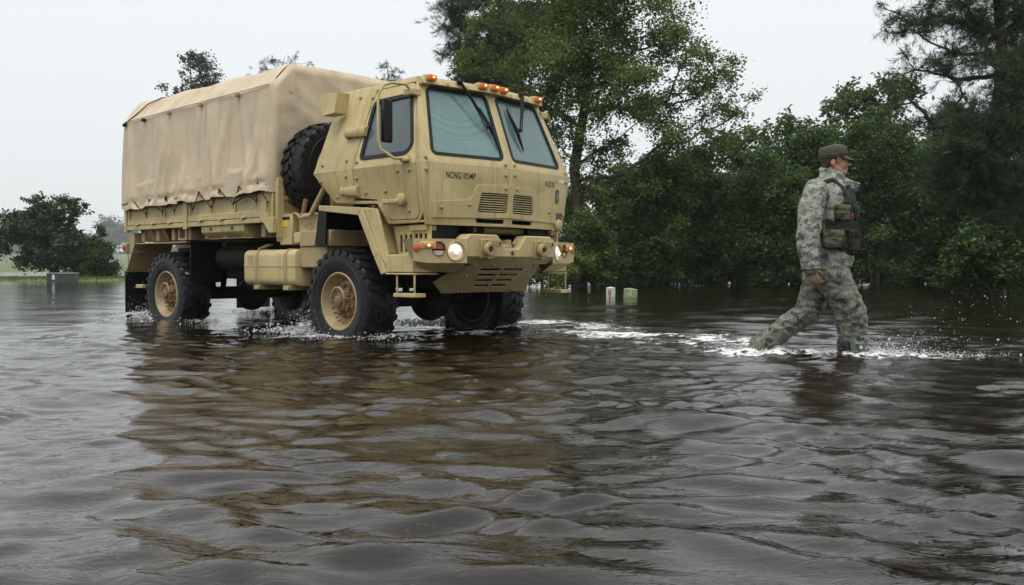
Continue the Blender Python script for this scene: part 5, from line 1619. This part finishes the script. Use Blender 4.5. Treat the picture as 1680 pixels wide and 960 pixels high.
# lashing rope: zigzag between hem eyelets and hooks on the bed
top = [(-5.06, 1.86), (-4.682, 1.895), (-4.197, 1.885), (-3.73, 1.90), (-3.278, 1.905), (-2.838, 1.915), (-2.325, 1.92), (-1.874, 1.93), (-1.45, 1.95)]
bot = [(-4.334, 1.70), (-3.851, 1.71), (-3.52, 1.71), (-3.02, 1.715), (-2.561, 1.72), (-2.029, 1.735), (-1.511, 1.74), (-1.27, 1.72)]
pts = [V(top[0][0], -1.262, top[0][1])]
for i in range(8):
    pts.append(V(top[i + 1][0] if i else -4.682, -1.265, top[i + 1][1] if i else 1.895))
    pts.append(V(bot[i][0], -1.250, bot[i][1]))
m = MB()
for a, b in zip(pts[:-1], pts[1:]):
    mid = (a + b) / 2 + V(0, -.004, -.012)
    m.tube([a, mid, b], .0075, 5)
for p in pts[1:]: m.ball(p, .016, u=8, v=6); m.tube([p, p + V(.006, -.004, -.06)], .005, 5)
m.tube([V(-3.73, -1.245, 1.90), V(-3.72, -1.24, 1.76), V(-3.62, -1.235, 1.86), V(-3.45, -1.235, 1.88)], .008, 5)
m.tube([V(-2.03, -1.24, 1.74), V(-1.8, -1.25, 1.80), V(-1.55, -1.25, 1.90), V(-1.3, -1.24, 1.93)], .009, 5)
m.tube([V(-1.3, -1.24, 1.93), V(-1.22, -1.05, 1.95), V(-1.2, -.85, 1.92)], .012, 5)
m.tube([V(-1.23, -1.15, 1.93), V(-1.19, -.98, 1.70), V(-1.21, -1.0, 1.94), V(-1.19, -.80, 1.60)], .008, 5)
part(m, 'lashing_rope', M_ROPE, cv, merge=False)
# ================================================================== PERSON
PD = 7.80
def pp(px, py, dy=0.0):
    """photo pixel at the walking man's depth -> world"""
    s = PD / F_PX
    return V((px - 840) * s, PD + dy, CAM_H - (py - HORIZ) * s)

def capsule(mb, p0, p1, r0, r1, n=16, rings=5):
    p0, p1 = Vector(p0), Vector(p1)
    d = (p1 - p0); L_ = d.length
    q = d.to_track_quat('Z', 'Y').to_matrix().to_4x4(); q.translation = p0
    prof = [(r0 * math.sin(a), -r0 * math.cos(a)) for a in np.linspace(0.001, math.pi / 2, rings)]
    prof += [(r1 * math.cos(a), L_ + r1 * math.sin(a)) for a in np.linspace(0, math.pi / 2 - .001, rings)]
    mb.lathe(prof, n, q)
    return mb
def chain(mb, pts, rs, n=16):
    for a, b, r0, r1 in zip(pts[:-1], pts[1:], rs[:-1], rs[1:]): capsule(mb, a, b, r0, r1, n)
    return mb
def loft(mb, secs, n=28):
    """secs: (centre, half-x, half-y) stacked from low to high, closed"""
    b = []
    for c, hx, hy in secs:
        b.append([V(c.x + hx * math.cos(a), c.y + hy * math.sin(a), c.z) for a in np.linspace(0, 2 * math.pi, n, endpoint=False)])
    vs = [p for r in b for p in r]
    fs = [(i * n + k, i * n + (k + 1) % n, (i + 1) * n + (k + 1) % n, (i + 1) * n + k) for i in range(len(b) - 1) for k in range(n)]
    fs += [tuple(range(n)), tuple((len(b) - 1) * n + k for k in range(n))]
    return mb.add(vs, fs)

def remeshed(mb, name, voxel, mat, parent=None, smooth=6, disp=None, origin=None):
    me = bpy.data.meshes.new('tmp'); me.from_pydata(mb.v, [], mb.f)
    bm = bmesh.new(); bm.from_mesh(me); bmesh.ops.recalc_face_normals(bm, faces=bm.faces); bm.to_mesh(me); bm.free()
    ob = bpy.data.objects.new('tmp', me); scene.collection.objects.link(ob)
    md = ob.modifiers.new('r', 'REMESH'); md.mode = 'VOXEL'; md.voxel_size = voxel
    if smooth:
        sm = ob.modifiers.new('s', 'SMOOTH'); sm.iterations = smooth; sm.factor = .5
    dg = bpy.context.evaluated_depsgraph_get()
    out = bpy.data.meshes.new_from_object(ob.evaluated_get(dg))
    bpy.data.objects.remove(ob, do_unlink=True); bpy.data.meshes.remove(me)
    out.name = name
    if disp:
        nv = len(out.vertices)
        co = np.empty(nv * 3, np.float32); out.vertices.foreach_get('co', co)
        nm = np.empty(nv * 3, np.float32); out.vertices.foreach_get('normal', nm)
        co = co.reshape(-1, 3); nm = nm.reshape(-1, 3)
        d = np.array([disp(Vector(c)) for c in co], np.float32)
        co += nm * d[:, None]
        out.vertices.foreach_set('co', co.ravel()); out.update()
    if origin is not None: out.transform(Matrix.Translation(-Vector(origin)))
    out.polygons.foreach_set('use_smooth', [True] * len(out.polygons))
    out.materials.clear(); out.materials.append(mat)
    o = bpy.data.objects.new(name, out)
    link(o, parent)
    return o

def folds(amp, sc=7.0, seed=0.0, zs=1.0):
    def f(p):
        q = V(p.x * sc, p.y * sc, p.z * sc * zs + seed)
        r = 1 - abs(noise.noise(q + V(3, 1, seed))) * 2
        return amp * (.55 * noise.noise(q * .6) + .5 * r * abs(r) * .5 + .25 * noise.noise(q * 2.3))
    return f

def camo(name, cols, wet=False, grid=75):
    m, nt, b = mat_new(name)
    L = nt.links
    tc = N(nt, 'ShaderNodeTexCoord')
    sn = N(nt, 'ShaderNodeVectorMath', operation='SNAP'); sn.inputs[1].default_value = (1 / grid, 1 / grid, 1 / grid)
    L.new(tc.outputs['Object'], sn.inputs[0])
    mp = N(nt, 'ShaderNodeMapping'); mp.inputs['Scale'].default_value = (1.0, 1.0, 1.5); L.new(sn.outputs[0], mp.inputs[0])
    n1 = N(nt, 'ShaderNodeTexNoise', Scale=15, Detail=4, Roughness=.62); L.new(mp.outputs[0], n1.inputs['Vector'])
    ad = N(nt, 'ShaderNodeVectorMath', operation='ADD'); ad.inputs[1].default_value = (7.3, 2.1, 4.4); L.new(mp.outputs[0], ad.inputs[0])
    n2 = N(nt, 'ShaderNodeTexNoise', Scale=13, Detail=4, Roughness=.62); L.new(ad.outputs[0], n2.inputs['Vector'])
    r1 = ramp(nt, [(0, cols[0]), (.515, cols[1])], 'CONSTANT'); L.new(n1.outputs['Fac'], r1.inputs[0])
    r2 = ramp(nt, [(0, (0, 0, 0)), (.56, (1, 1, 1))], 'CONSTANT'); L.new(n2.outputs['Fac'], r2.inputs[0])
    mx = N(nt, 'ShaderNodeMixRGB'); L.new(r2.outputs[0], mx.inputs[0]); L.new(r1.outputs[0], mx.inputs[1]); mx.inputs[2].default_value = (*cols[2], 1)
    L.new(mx.outputs[0], b.inputs['Base Color'])
    b.inputs['Roughness'].default_value = .45 if wet else .75
    b.inputs['Specular IOR Level'].default_value = .4 if wet else .25
    cl = N(nt, 'ShaderNodeTexNoise', Scale=38, Detail=5); L.new(tc.outputs['Object'], cl.inputs['Vector'])
    bp = N(nt, 'ShaderNodeBump', Strength=.5, Distance=.008); L.new(cl.outputs['Fac'], bp.inputs['Height']); L.new(bp.outputs[0], b.inputs['Normal'])
    return m
M_CAMO = camo('digital_camouflage', [(.32, .315, .265), (.17, .18, .155), (.075, .09, .088)])
M_CAMO_WET = camo('digital_camouflage_wet', [(.165, .157, .12), (.08, .088, .068), (.031, .039, .036)], True)
M_CAMO_POUCH = camo('pouch_camouflage', [(.12, .11, .065), (.05, .055, .03), (.022, .022, .016)])
M_CAP = camo('cap_camouflage', [(.085, .08, .055), (.07, .068, .05), (.055, .056, .045)], grid=110)
M_VEST = camo('vest_camouflage', [(.040, .044, .034), (.022, .026, .021), (.012, .014, .012)])
M_SKIN = plain('skin', (.36, .19, .13), .5, var=.12, scale=14)
M_HAIR = plain('cropped_hair', (.05, .03, .02), .7, bump=.6, bscale=200)
M_BOOT = plain('wet_suede_boot', (.15, .10, .055), .6)
M_BOOTBLK = plain('dark_boot', (.02, .018, .015), .45)

ORG = V(pp(1355, 440).x, PD, -.125)
hd = pp(1367, 266)          # head centre
# ---- body: head, neck, torso, arms with hands, legs -- one surface
m = MB()
m.ball(hd + V(-.012, 0, .022), (.098, .076, .098), u=24, v=16)           # skull
m.ball(hd + V(.045, 0, -.035), (.058, .058, .075), u=20, v=14)           # face
m.ball(hd + V(.062, 0, -.095), (.042, .045, .032), u=16, v=10)           # chin
for s in (-1, 1):
    capsule(m, hd + V(-.01, s * .052, -.06), hd + V(.06, s * .028, -.1), .024, .02)   # jaw
    m.ball(hd + V(.070, s * .036, -.028), (.026, .024, .028))              # cheek
    m.ball(hd + V(-.030, s * .076, -.018), (.020, .010, .033), u=14, v=10)    # ear
    m.ball(hd + V(-.026, s * .080, -.036), (.011, .009, .013))
    m.ball(hd + V(.088, s * .028, .022), (.018, .026, .012))               # brow
chain(m, [hd + V(.098, 0, .012), hd + V(.114, 0, -.012), hd + V(.127, 0, -.030)], [.010, .012, .0145])   # nose
for s in (-1, 1): m.ball(hd + V(.112, s * .013, -.034), (.013, .010, .009))
m.ball(hd + V(.100, 0, -.061), (.011, .018, .006)); m.ball(hd + V(.098, 0, -.072), (.011, .016, .006))     # lips
chain(m, [hd + V(-.015, 0, -.05), pp(1362, 298)], [.064, .068])
loft(m, [(pp(1352, 455), .11, .14), (pp(1358, 430), .13, .155), (pp(1362, 395), .125, .15), (pp(1362, 350), .135, .175), (pp(1358, 318), .12, .17), (pp(1358, 300), .08, .09)])
def hand(m, wr, dirv, side, up, scale=1.0, curl=.6):
    """palm with five bent fingers; dirv = pointing direction, side = towards the thumb, up = back of the hand"""
    d, sd_, u = Vector(dirv).normalized(), Vector(side).normalized(), Vector(up).normalized()
    for k in (-1.2, -.4, .4, 1.2):
        capsule(m, wr + d * .012 + sd_ * k * .012, wr + d * .085 + sd_ * k * .019, .016, .0135, 10)
    for i, (k, ln) in enumerate(((1.35, .068), (.45, .078), (-.45, .072), (-1.35, .056))):
        p = wr + d * .088 + sd_ * k * .0195
        ang = 0
        r = .0098
        for j, f in enumerate((.45, .32, .24)):
            ang += curl * (.75, 1.0, .7)[j] * (1 + .12 * i)
            v = d * math.cos(ang) - u * math.sin(ang)
            q_ = p + v * ln * f * 1.25
            capsule(m, p, q_, r, r * .9, 10)
            p = q_; r *= .9
    p = wr + d * .028 + sd_ * .026 - u * .004
    q1 = p + (d * .65 + sd_ * .7 - u * .35).normalized() * .040
    q2 = q1 + (d * .9 + sd_ * .12 - u * .5).normalized() * .034
    chain(m, [wr + d * .012 + sd_ * .012, p, q1, q2], [.014, .0145, .0120, .010], 10)
NW, FW = pp(1321, 443, -.275), pp(1391, 432, .20)
chain(m, [pp(1335, 318, -.16), pp(1318, 385, -.245), NW], [.055, .046, .028])
chain(m, [pp(1376, 318, .16), pp(1392, 385, .24), FW], [.055, .046, .028])
hand(m, NW, (.45, .10, -.90), (.78, -.1, .60), (-.55, -.80, -.2), curl=.62)
hand(m, FW, (-.05, -.15, -1), (1, .2, 0), (.3, .9, 0), curl=.7)
chain(m, [pp(1355, 448, -.09), pp(1390, 508, -.11), pp(1391, 585, -.11)], [.095, .065, .045])
chain(m, [pp(1350, 450, .09), pp(1330, 514, .11), pp(1246, 570, .11)], [.095, .065, .045])
capsule(m, pp(1388, 600, -.11), pp(1412, 604, -.11), .04, .035); capsule(m, pp(1244, 574, .11), pp(1256, 598, .11), .04, .035)
person = remeshed(m, 'person', .0075, M_SKIN, None, 4, None, ORG)
person.location = ORG
person.rotation_euler = (0, 0, R(-7))
tag(person, 'person in grey digital camouflage and dark vest striding through the water, looking ahead', 'person')
def wear(mb, name, mat, voxel=.008, smooth=5, disp=None): return remeshed(mb, name, voxel, mat, person, smooth, disp, ORG)
def wear_raw(mb, name, mat, **k):
    o = mb.build(name, mat, person, **k); o.data.transform(Matrix.Translation(-ORG)); return o

# ---- eyes
for s in (-1, 1):
    m = MB(); m.ball(hd + V(.092, s * .030, .004), (.010, .012, .009)); e = wear_raw(m, 'eye', plain('eye_white', (.6, .58, .54), .2))
    m = MB(); m.ball(hd + V(.1005, s * .0305, .004), (.003, .006, .006)); e2 = wear_raw(m, 'iris', plain('iris', (.03, .025, .02), .2))
    m = MB(); chain(m, [hd + V(.104, s * .016, .026), hd + V(.100, s * .036, .029), hd + V(.088, s * .050, .024)], [.004, .005, .003], 8); wear_raw(m, 'eyebrow', M_HAIR)
# ---- hair below the cap
m = MB(); m.ball(hd + V(-.028, 0, .016), (.088, .0795, .098), u=24, v=16)
m.ball(hd + V(-.072, 0, -.03), (.034, .055, .06), u=18, v=12)
hair = wear(m, 'hair', M_HAIR, .006, 2)
# ---- cap
m = MB()
cz = hd.z + .038
rings = []
for (t, hx, hy, dz, dx) in ((0, .112, .092, 0, 0), (.1, .115, .095, .012, 0), (.3, .116, .096, .045, -.002), (.5, .114, .095, .078, -.004), (.68, .104, .088, .094, -.006), (.85, .07, .06, .104, -.008), (1, .02, .02, .108, -.01)):
    rings.append([hd + V(-.012 + dx + hx * math.cos(a), hy * math.sin(a), .030 + dz + .010 * math.cos(a)) for a in np.linspace(0, 2 * math.pi, 36, endpoint=False)])
n = 36
m.add([p for r in rings for p in r], [(i * n + k, i * n + (k + 1) % n, (i + 1) * n + (k + 1) % n, (i + 1) * n + k) for i in range(len(rings) - 1) for k in range(n)] + [tuple((len(rings) - 1) * n + k for k in range(n))])
m.lathe([(.0, 0), (.001, .001)], 4)
m.v = m.v[:len(rings) * n]; m.f = m.f[:(len(rings) - 1) * n + 1]
cap = wear_raw(m, 'cap', M_CAP, smooth=50)
m = MB()      # stitched band
bp_ = [hd + V(-.012 + .1175 * math.cos(a), .0975 * math.sin(a), .052 + .010 * math.cos(a)) for a in np.linspace(0, 2 * math.pi, 40)]
m.tube(bp_, .004, 6); wear_raw(m, 'cap_band', M_CAP)
m = MB()
for th, (dz) in ((0, 0),):
    A = np.linspace(R(-62), R(62), 17)
    inn = [hd + V(-.012 + .110 * math.cos(a), .092 * math.sin(a), .040 + .006) for a in A]
    outr = [hd + V(-.012 + .110 * math.cos(a) + .072 * (math.cos(a * 1.35)) ** .6 if abs(a * 1.35) < math.pi / 2 else hd.x - .012 + .110 * math.cos(a), .092 * math.sin(a) * .98, .040 - .004 - .030 * (1 - abs(a) / R(62)) ** .5 - .012 * abs(math.sin(a))) if abs(a * 1.35) < math.pi / 2 else hd + V(-.012 + .111 * math.cos(a), .093 * math.sin(a), .036) for a in A]
    N_ = len(A)
    vs_ = inn + outr + [p - V(0, 0, .006) for p in inn] + [p - V(0, 0, .005) for p in outr]
    m.add(vs_, [(k, k + 1, N_ + k + 1, N_ + k) for k in range(N_ - 1)] + [(2 * N_ + k, 3 * N_ + k, 3 * N_ + k + 1, 2 * N_ + k + 1) for k in range(N_ - 1)] + [(N_ + k, N_ + k + 1, 3 * N_ + k + 1, 3 * N_ + k) for k in range(N_ - 1)])
wear_raw(m, 'cap_brim', M_CAP, smooth=50)

# ---- jacket
m = MB()
loft(m, [(pp(1364, 437), .155, .18), (pp(1366, 425), .165, .19), (pp(1368, 400), .155, .185), (pp(1366, 360), .165, .20), (pp(1360, 325), .172, .205), (pp(1356, 306), .148, .19), (pp(1357, 295), .11, .13), (pp(1358, 289), .085, .10)])
chain(m, [pp(1331, 317, -.185), pp(1322, 345, -.215), pp(1317, 388, -.245), pp(1320, 438, -.270)], [.098, .102, .090, .070])
chain(m, [pp(1380, 318, .185), pp(1388, 350, .215), pp(1392, 388, .24), pp(1391, 427, .205)], [.094, .090, .080, .062])
# collar, stood up at the back and open at the throat
def collar(pts, r):
    chain(m, pts, r, 12)
for s in (-1, 1):
    for lift in (0, .022, .044):
        f = lift / .044
        collar([pp(1345, 291 - 11 * f), pp(1353, 293 - 11 * f, s * .075), pp(1368, 299 - 12 * f, s * .098), pp(1386, 308 - 9 * f, s * .085), pp(1400 + 3 * f, 315 - 10 * f, s * .045)], [.020, .019, .018, .017, .013])
jacket = wear(m, 'jacket', M_CAMO, .009, 5, folds(.030, 7.5, 2.0, .8))
m = MB()
for p, d_, r in ((NW + V(0, 0, .022), (-.05, 0, 1), .073), (FW + V(0, 0, .025), (0, .1, 1), .064)):
    q = Vector(d_).normalized().to_track_quat('Z', 'Y').to_matrix().to_4x4(); q.translation = p
    mm = MB(); mm.lathe([(r * .8, -.012), (r, -.01), (r * 1.03, .012), (r, .04), (r * .8, .045)], 20, q)
    wear_raw(mm, 'cuff', M_CAMO, smooth=60)
# ---- trousers
m = MB()
m.ball(pp(1355, 440), (.165, .19, .13), u=24, v=14)
chain(m, [pp(1356, 447, -.095), pp(1376, 482, -.11), pp(1390, 512, -.115), pp(1393, 548, -.115), pp(1395, 578, -.115)], [.142, .130, .122, .112, .120])
chain(m, [pp(1348, 450, .095), pp(1340, 485, .11), pp(1331, 512, .115), pp(1290, 546, .115), pp(1254, 567, .115)], [.138, .120, .108, .092, .075])
wear(m, 'trousers', M_CAMO_WET, .009, 4, folds(.036, 8.5, 9.0, 1.4))
# trouser zip flap hanging open over the boot
m = MB()
m.panel([pp(1383, 548, -.235), pp(1392, 562, -.25), pp(1398, 584, -.25), pp(1391, 586, -.25), pp(1384, 566, -.24)], t=.006, out=(0, -1, 0))
wear_raw(m, 'trouser_flap', plain('flap_lining', (.07, .10, .10), .5))
# ---- boots
m = MB(); chain(m, [pp(1381, 560, -.15), pp(1384, 590, -.13), pp(1386, 606, -.115)], [.075, .075, .065]); chain(m, [pp(1386, 604, -.115), pp(1416, 606, -.115)], [.062, .052]); wear(m, 'boot', M_BOOTBLK, .008, 3)
m = MB(); chain(m, [pp(1256, 564, .115), pp(1246, 574, .115)], [.072, .062]); chain(m, [pp(1246, 576, .115), pp(1256, 594, .115), pp(1268, 606, .115)], [.062, .058, .05]); wear(m, 'boot', M_BOOT, .008, 3)
# ---- vest, straps, pouches
m = MB()
loft(m, [(pp(1368, 419), .158, .184), (pp(1369, 400), .164, .192), (pp(1369, 368), .172, .205), (pp(1368, 338), .170, .205), (pp(1369, 318), .145, .178), (pp(1370, 306), .11, .145)])
vest = wear(m, 'vest', M_VEST, .008, 4, folds(.022, 10, 4.0))
for s in (-1, 1):
    m = MB()
    w = [pp(1345, 330, s * .165), pp(1343, 303, s * .150), pp(1356, 299, s * .145), pp(1372, 312, s * .145), pp(1378, 335, s * .17)]
    for k in (-1, 0, 1): chain(m, [p + V(0, s * .022 * k, 0) for p in w], [.026, .024, .024, .024, .026], 10)
    wear(m, 'vest_strap', M_VEST, .008, 4)
def pouch(c, h, rz, mat, name='pouch', flap=True):
    M_ = Matrix.Translation(c) @ Matrix.Rotation(rz, 4, 'Z')
    mb = MB(); mb.box(-h[0], h[0], -h[1], h[1], -h[2], h[2], M_)
    o = wear_raw(mb, name, mat, bevel=.016, seg=3)
    if flap:
        mb = MB(); mb.box(-h[0] * 1.06, h[0] * 1.06, -h[1] * 1.12, h[1] * .9, h[2] * .25, h[2] * 1.1, M_)
        wear_raw(mb, name + '_flap', mat, bevel=.012, seg=2)
pouch(pp(1371, 352, -.200), (.062, .030, .062), R(18), M_CAMO_POUCH)
pouch(pp(1356, 394, -.205), (.085, .042, .072), R(2), M_CAMO_POUCH)
pouch(pp(1390, 396, -.175), (.042, .035, .085), R(40), M_VEST)
pouch(pp(1394, 352, -.12), (.035, .030, .06), R(55), M_VEST)
pouch(pp(1400, 398, -.02), (.03, .05, .08), R(0), M_CAMO_POUCH)
pouch(pp(1402, 352, .08), (.028, .05, .06), R(0), M_VEST)
m = MB(); m.box(-.007, .007, -.006, .006, -.022, .022, Matrix.Translation(pp(1387, 357, -.195)) @ Matrix.Rotation(R(30), 4, 'Z')); wear_raw(m, 'red_tab', plain('red_tab', (.35, .05, .035), .5), bevel=.003)
m = MB(); chain(m, [pp(1345, 384, -.225), pp(1372, 379, -.215), pp(1398, 380, -.12), pp(1404, 381, .0)], [.012, .012, .012, .012], 8); wear_raw(m, 'belt', M_VEST, merge=False)

# ================================================================== UTILITY BOXES
def pedestal(px, py, d, w, h, mat, tilt, label, lab_mats, name='utility_pedestal'):
    p = pix(px, py, d=d); 
    bz = float(terrain_z(p.x, d))
    root = empty(name, (p.x, d, bz)); tag(root, label, 'utility box', None)
    top = h - bz
    mb = MB(); mb.box(-w, w, -w * .8, w * .8, 0, top - .05)
    o = mb.build('body', mat, root, bevel=.02, seg=2)
    mb = MB(); mb.add([V(x * w * 1.04, y * w * .86, top - .055) for x, y in ((-1, -1), (1, -1), (1, 1), (-1, 1))] + [V(x * w * .98, y * w * .8, top - .015) for x, y in ((-1, -1), (1, -1), (1, 1), (-1, 1))] + [V(0, 0, top + .012)],
           [(0, 1, 5, 4), (1, 2, 6, 5), (2, 3, 7, 6), (3, 0, 4, 7), (4, 5, 8), (5, 6, 8), (6, 7, 8), (7, 4, 8), (0, 3, 2, 1)])
    mb.build('lid', mat, root, bevel=.01, seg=2)
    for nm, mt, x0, x1, z0, z1 in lab_mats:
        mb = MB(); mb.box(x0, x1, -w * .8 - .004, -w * .8 + .002, top + z0, top + z1); mb.build(nm, mt, root)
    root.rotation_euler = (0, tilt, 0)
    return root
pg = plain('pale_pedestal_plastic', (.42, .50, .44), .5); pgr = plain('green_pedestal_plastic', (.17, .24, .16), .5)
pedestal(1002, 487, 22.5, .105, .255, pg, 0, 'pale upright utility pedestal with red label in the flood water',
         [('label', plain('red_label', (.42, .10, .11), .5), -.07, .0, -.20, -.08), ('label_stem', M_RED, -.045, -.015, -.27, -.205)])
pedestal(1033, 488, 22.2, .155, .23, pgr, R(4), 'green tilted utility pedestal with yellow warning sticker in the flood water',
         [('sticker', M_YELLOW, -.06, .02, -.17, -.05), ('sticker_mark', M_DARK, -.03, -.01, -.14, -.08)])
# pad-mounted transformer on the island
c = pix(103, 464, d=46.6); bz = float(terrain_z(c.x, 46.6))
tx = empty('transformer_box', (c.x, 46.6, min(bz, 0)), R(12)); tag(tx, 'dark green metal transformer box on the edge of the grass island', 'transformer')
zt = .45 - min(bz, 0)
mb = MB(); mb.box(-.66, .66, -.4, .4, 0, zt - .04); mb.build('cabinet', plain('transformer_green', (.04, .06, .05), .45), tx, bevel=.015)
mb = MB(); mb.add([V(-.70, -.44, zt - .05), V(.70, -.44, zt - .05), V(.70, .44, zt - .05), V(-.70, .44, zt - .05), V(-.68, -.42, zt - .01), V(.68, -.42, zt - .01), V(.68, .42, zt + .02), V(-.68, .42, zt + .02)],
                  [(0, 3, 2, 1), (4, 5, 6, 7), (0, 1, 5, 4), (1, 2, 6, 5), (2, 3, 7, 6), (3, 0, 4, 7)]); mb.build('lid', plain('transformer_lid', (.07, .10, .085), .4), tx, bevel=.008)
mb = MB(); mb.box(-.40, -.28, -.405, -.398, zt - .34, zt - .09); mb.build('notice', M_WHITE, tx)
mb = MB(); mb.box(-.006, .006, -.408, -.39, .1, zt - .06); mb.build('door_gap', M_DARK, tx)

# ================================================================== SPLASHES
M_SPLASH = plain('splash_water', (.80, .82, .82), .12, var=.05)
M_SPLASH.node_tree.nodes['Principled BSDF'].inputs['Transmission Weight'].default_value = .35
M_SPLASH.node_tree.nodes['Principled BSDF'].inputs['IOR'].default_value = 1.33
def drops(name, label, sets, seed):
    """sets: (centre, spread, height, count, size): thrown drops, each a small irregular blob"""
    r = np.random.default_rng(seed)
    oc = np.array([(1, 0, 0), (-1, 0, 0), (0, 1, 0), (0, -1, 0), (0, 0, 1), (0, 0, -1)], float)
    tri = np.array([(0, 2, 4), (2, 1, 4), (1, 3, 4), (3, 0, 4), (2, 0, 5), (1, 2, 5), (3, 1, 5), (0, 3, 5)])
    C_, S_ = [], []
    for c, sp, h, n, sz in sets:
        p = np.stack([r.normal(c[0], sp[0], n), r.normal(c[1], sp[1], n), c[2] + r.exponential(h, n)], 1)
        C_.append(p); S_.append(sz * r.lognormal(0, .55, n) * np.exp(-.6 * (p[:, 2] - c[2]) / (h * 3 + .01)))
    C_ = np.concatenate(C_); S_ = np.concatenate(S_)[:, None, None]
    n = len(C_)
    v = C_[:, None, :] + oc[None] * S_ * r.uniform(.55, 1.5, (n, 6, 1))
    t = (np.arange(n) * 6)[:, None, None] + tri[None]
    me = np_mesh(name, v.reshape(-1, 3), tris=t.reshape(-1, 3), smooth=True)
    me.materials.append(M_SPLASH)
    o = link(bpy.data.objects.new(name, me)); tag(o, label, 'splash', kind='stuff')
fn, ff = FOOT_N, FOOT_F
drops('water_splash', 'white spray thrown up round the walking person\'s boots', [
    (fn + V(.16, -.02, 0), (.10, .06), .025, 1440, 0.0048), (fn + V(.30, 0, 0), (.14, .06), .018, 1120, 0.0041), (fn + V(-.1, .03, 0), (.12, .05), .014, 800, 0.0041), (fn + V(.75, .05, 0), (.25, .1), .012, 640, 0.0041),
    (ff + V(0, 0, 0), (.10, .06), .020, 800, 0.0048), (ff + V(.35, -.05, 0), (.22, .07), .010, 720, 0.0041),
    (ff + V(-.05, 0, 0), (.16, .12), .035, 700, .0042), (fn + V(.2, -.05, 0), (.18, .12), .045, 900, .0042), (fn + V(-.2, .05, 0), (.2, .1), .02, 500, .004), (fn + V(.25, 0, 0.0136), (.16, .1), .09, 256, 0.0031)], 1)
drops('water_drops', 'loose drops flying ahead of the walking person', [
    (pp(1560, 565) + V(0, .2, 0), (.35, .3), .08, 170, .0030), (pp(1600, 530) + V(0, .1, 0), (.35, .3), .14, 120, .0028), (pp(1640, 500), (.35, .3), .14, 60, .0026), (pp(1480, 578), (.25, .2), .04, 150, .0032)], 2)
for i, (x, y, nm) in enumerate(((0, -1.01, 'front wheel'), (-3.9, -1.01, 'rear wheel'), (0, 1.01, 'far front wheel'), (-3.9, 1.01, 'far rear wheel'))):
    a, b_, c_ = tw(x - .56, y - (.1 if y < 0 else -.1)), tw(x + .56, y), tw(x - .9, y)
    drops('wheel_spray', 'white spray churned up by the truck\'s ' + nm, [
        (a, (.12, .12), .055, 1760, 0.0075), (c_, (.25, .2), .022, 1120, 0.0068), (b_, (.12, .14), .018, 800, 0.0054), (tw(x, y - (.26 if y < 0 else -.26)), (.3, .22), .006, 416, 0.0041), (a, (.22, .22), .14, 256, 0.0041)], 10 + i)
# ================================================================== HAZE
m = MB(); m.box(-950, 950, -210, 1850, -1.5, 64)
hz = bpy.data.materials.new('rain_haze'); hz.use_nodes = True
nt = hz.node_tree; nt.nodes.clear()
ho = nt.nodes.new('ShaderNodeOutputMaterial'); pv = nt.nodes.new('ShaderNodeVolumePrincipled')
pv.inputs['Color'].default_value = (.93, .96, .98, 1); pv.inputs['Density'].default_value = .0004; pv.inputs['Anisotropy'].default_value = .2
nt.links.new(pv.outputs[0], ho.inputs['Volume'])
haze = m.build('haze', hz, smooth=0)
tag(haze, 'pale rain haze hanging over the flooded ground', 'haze', kind='stuff')
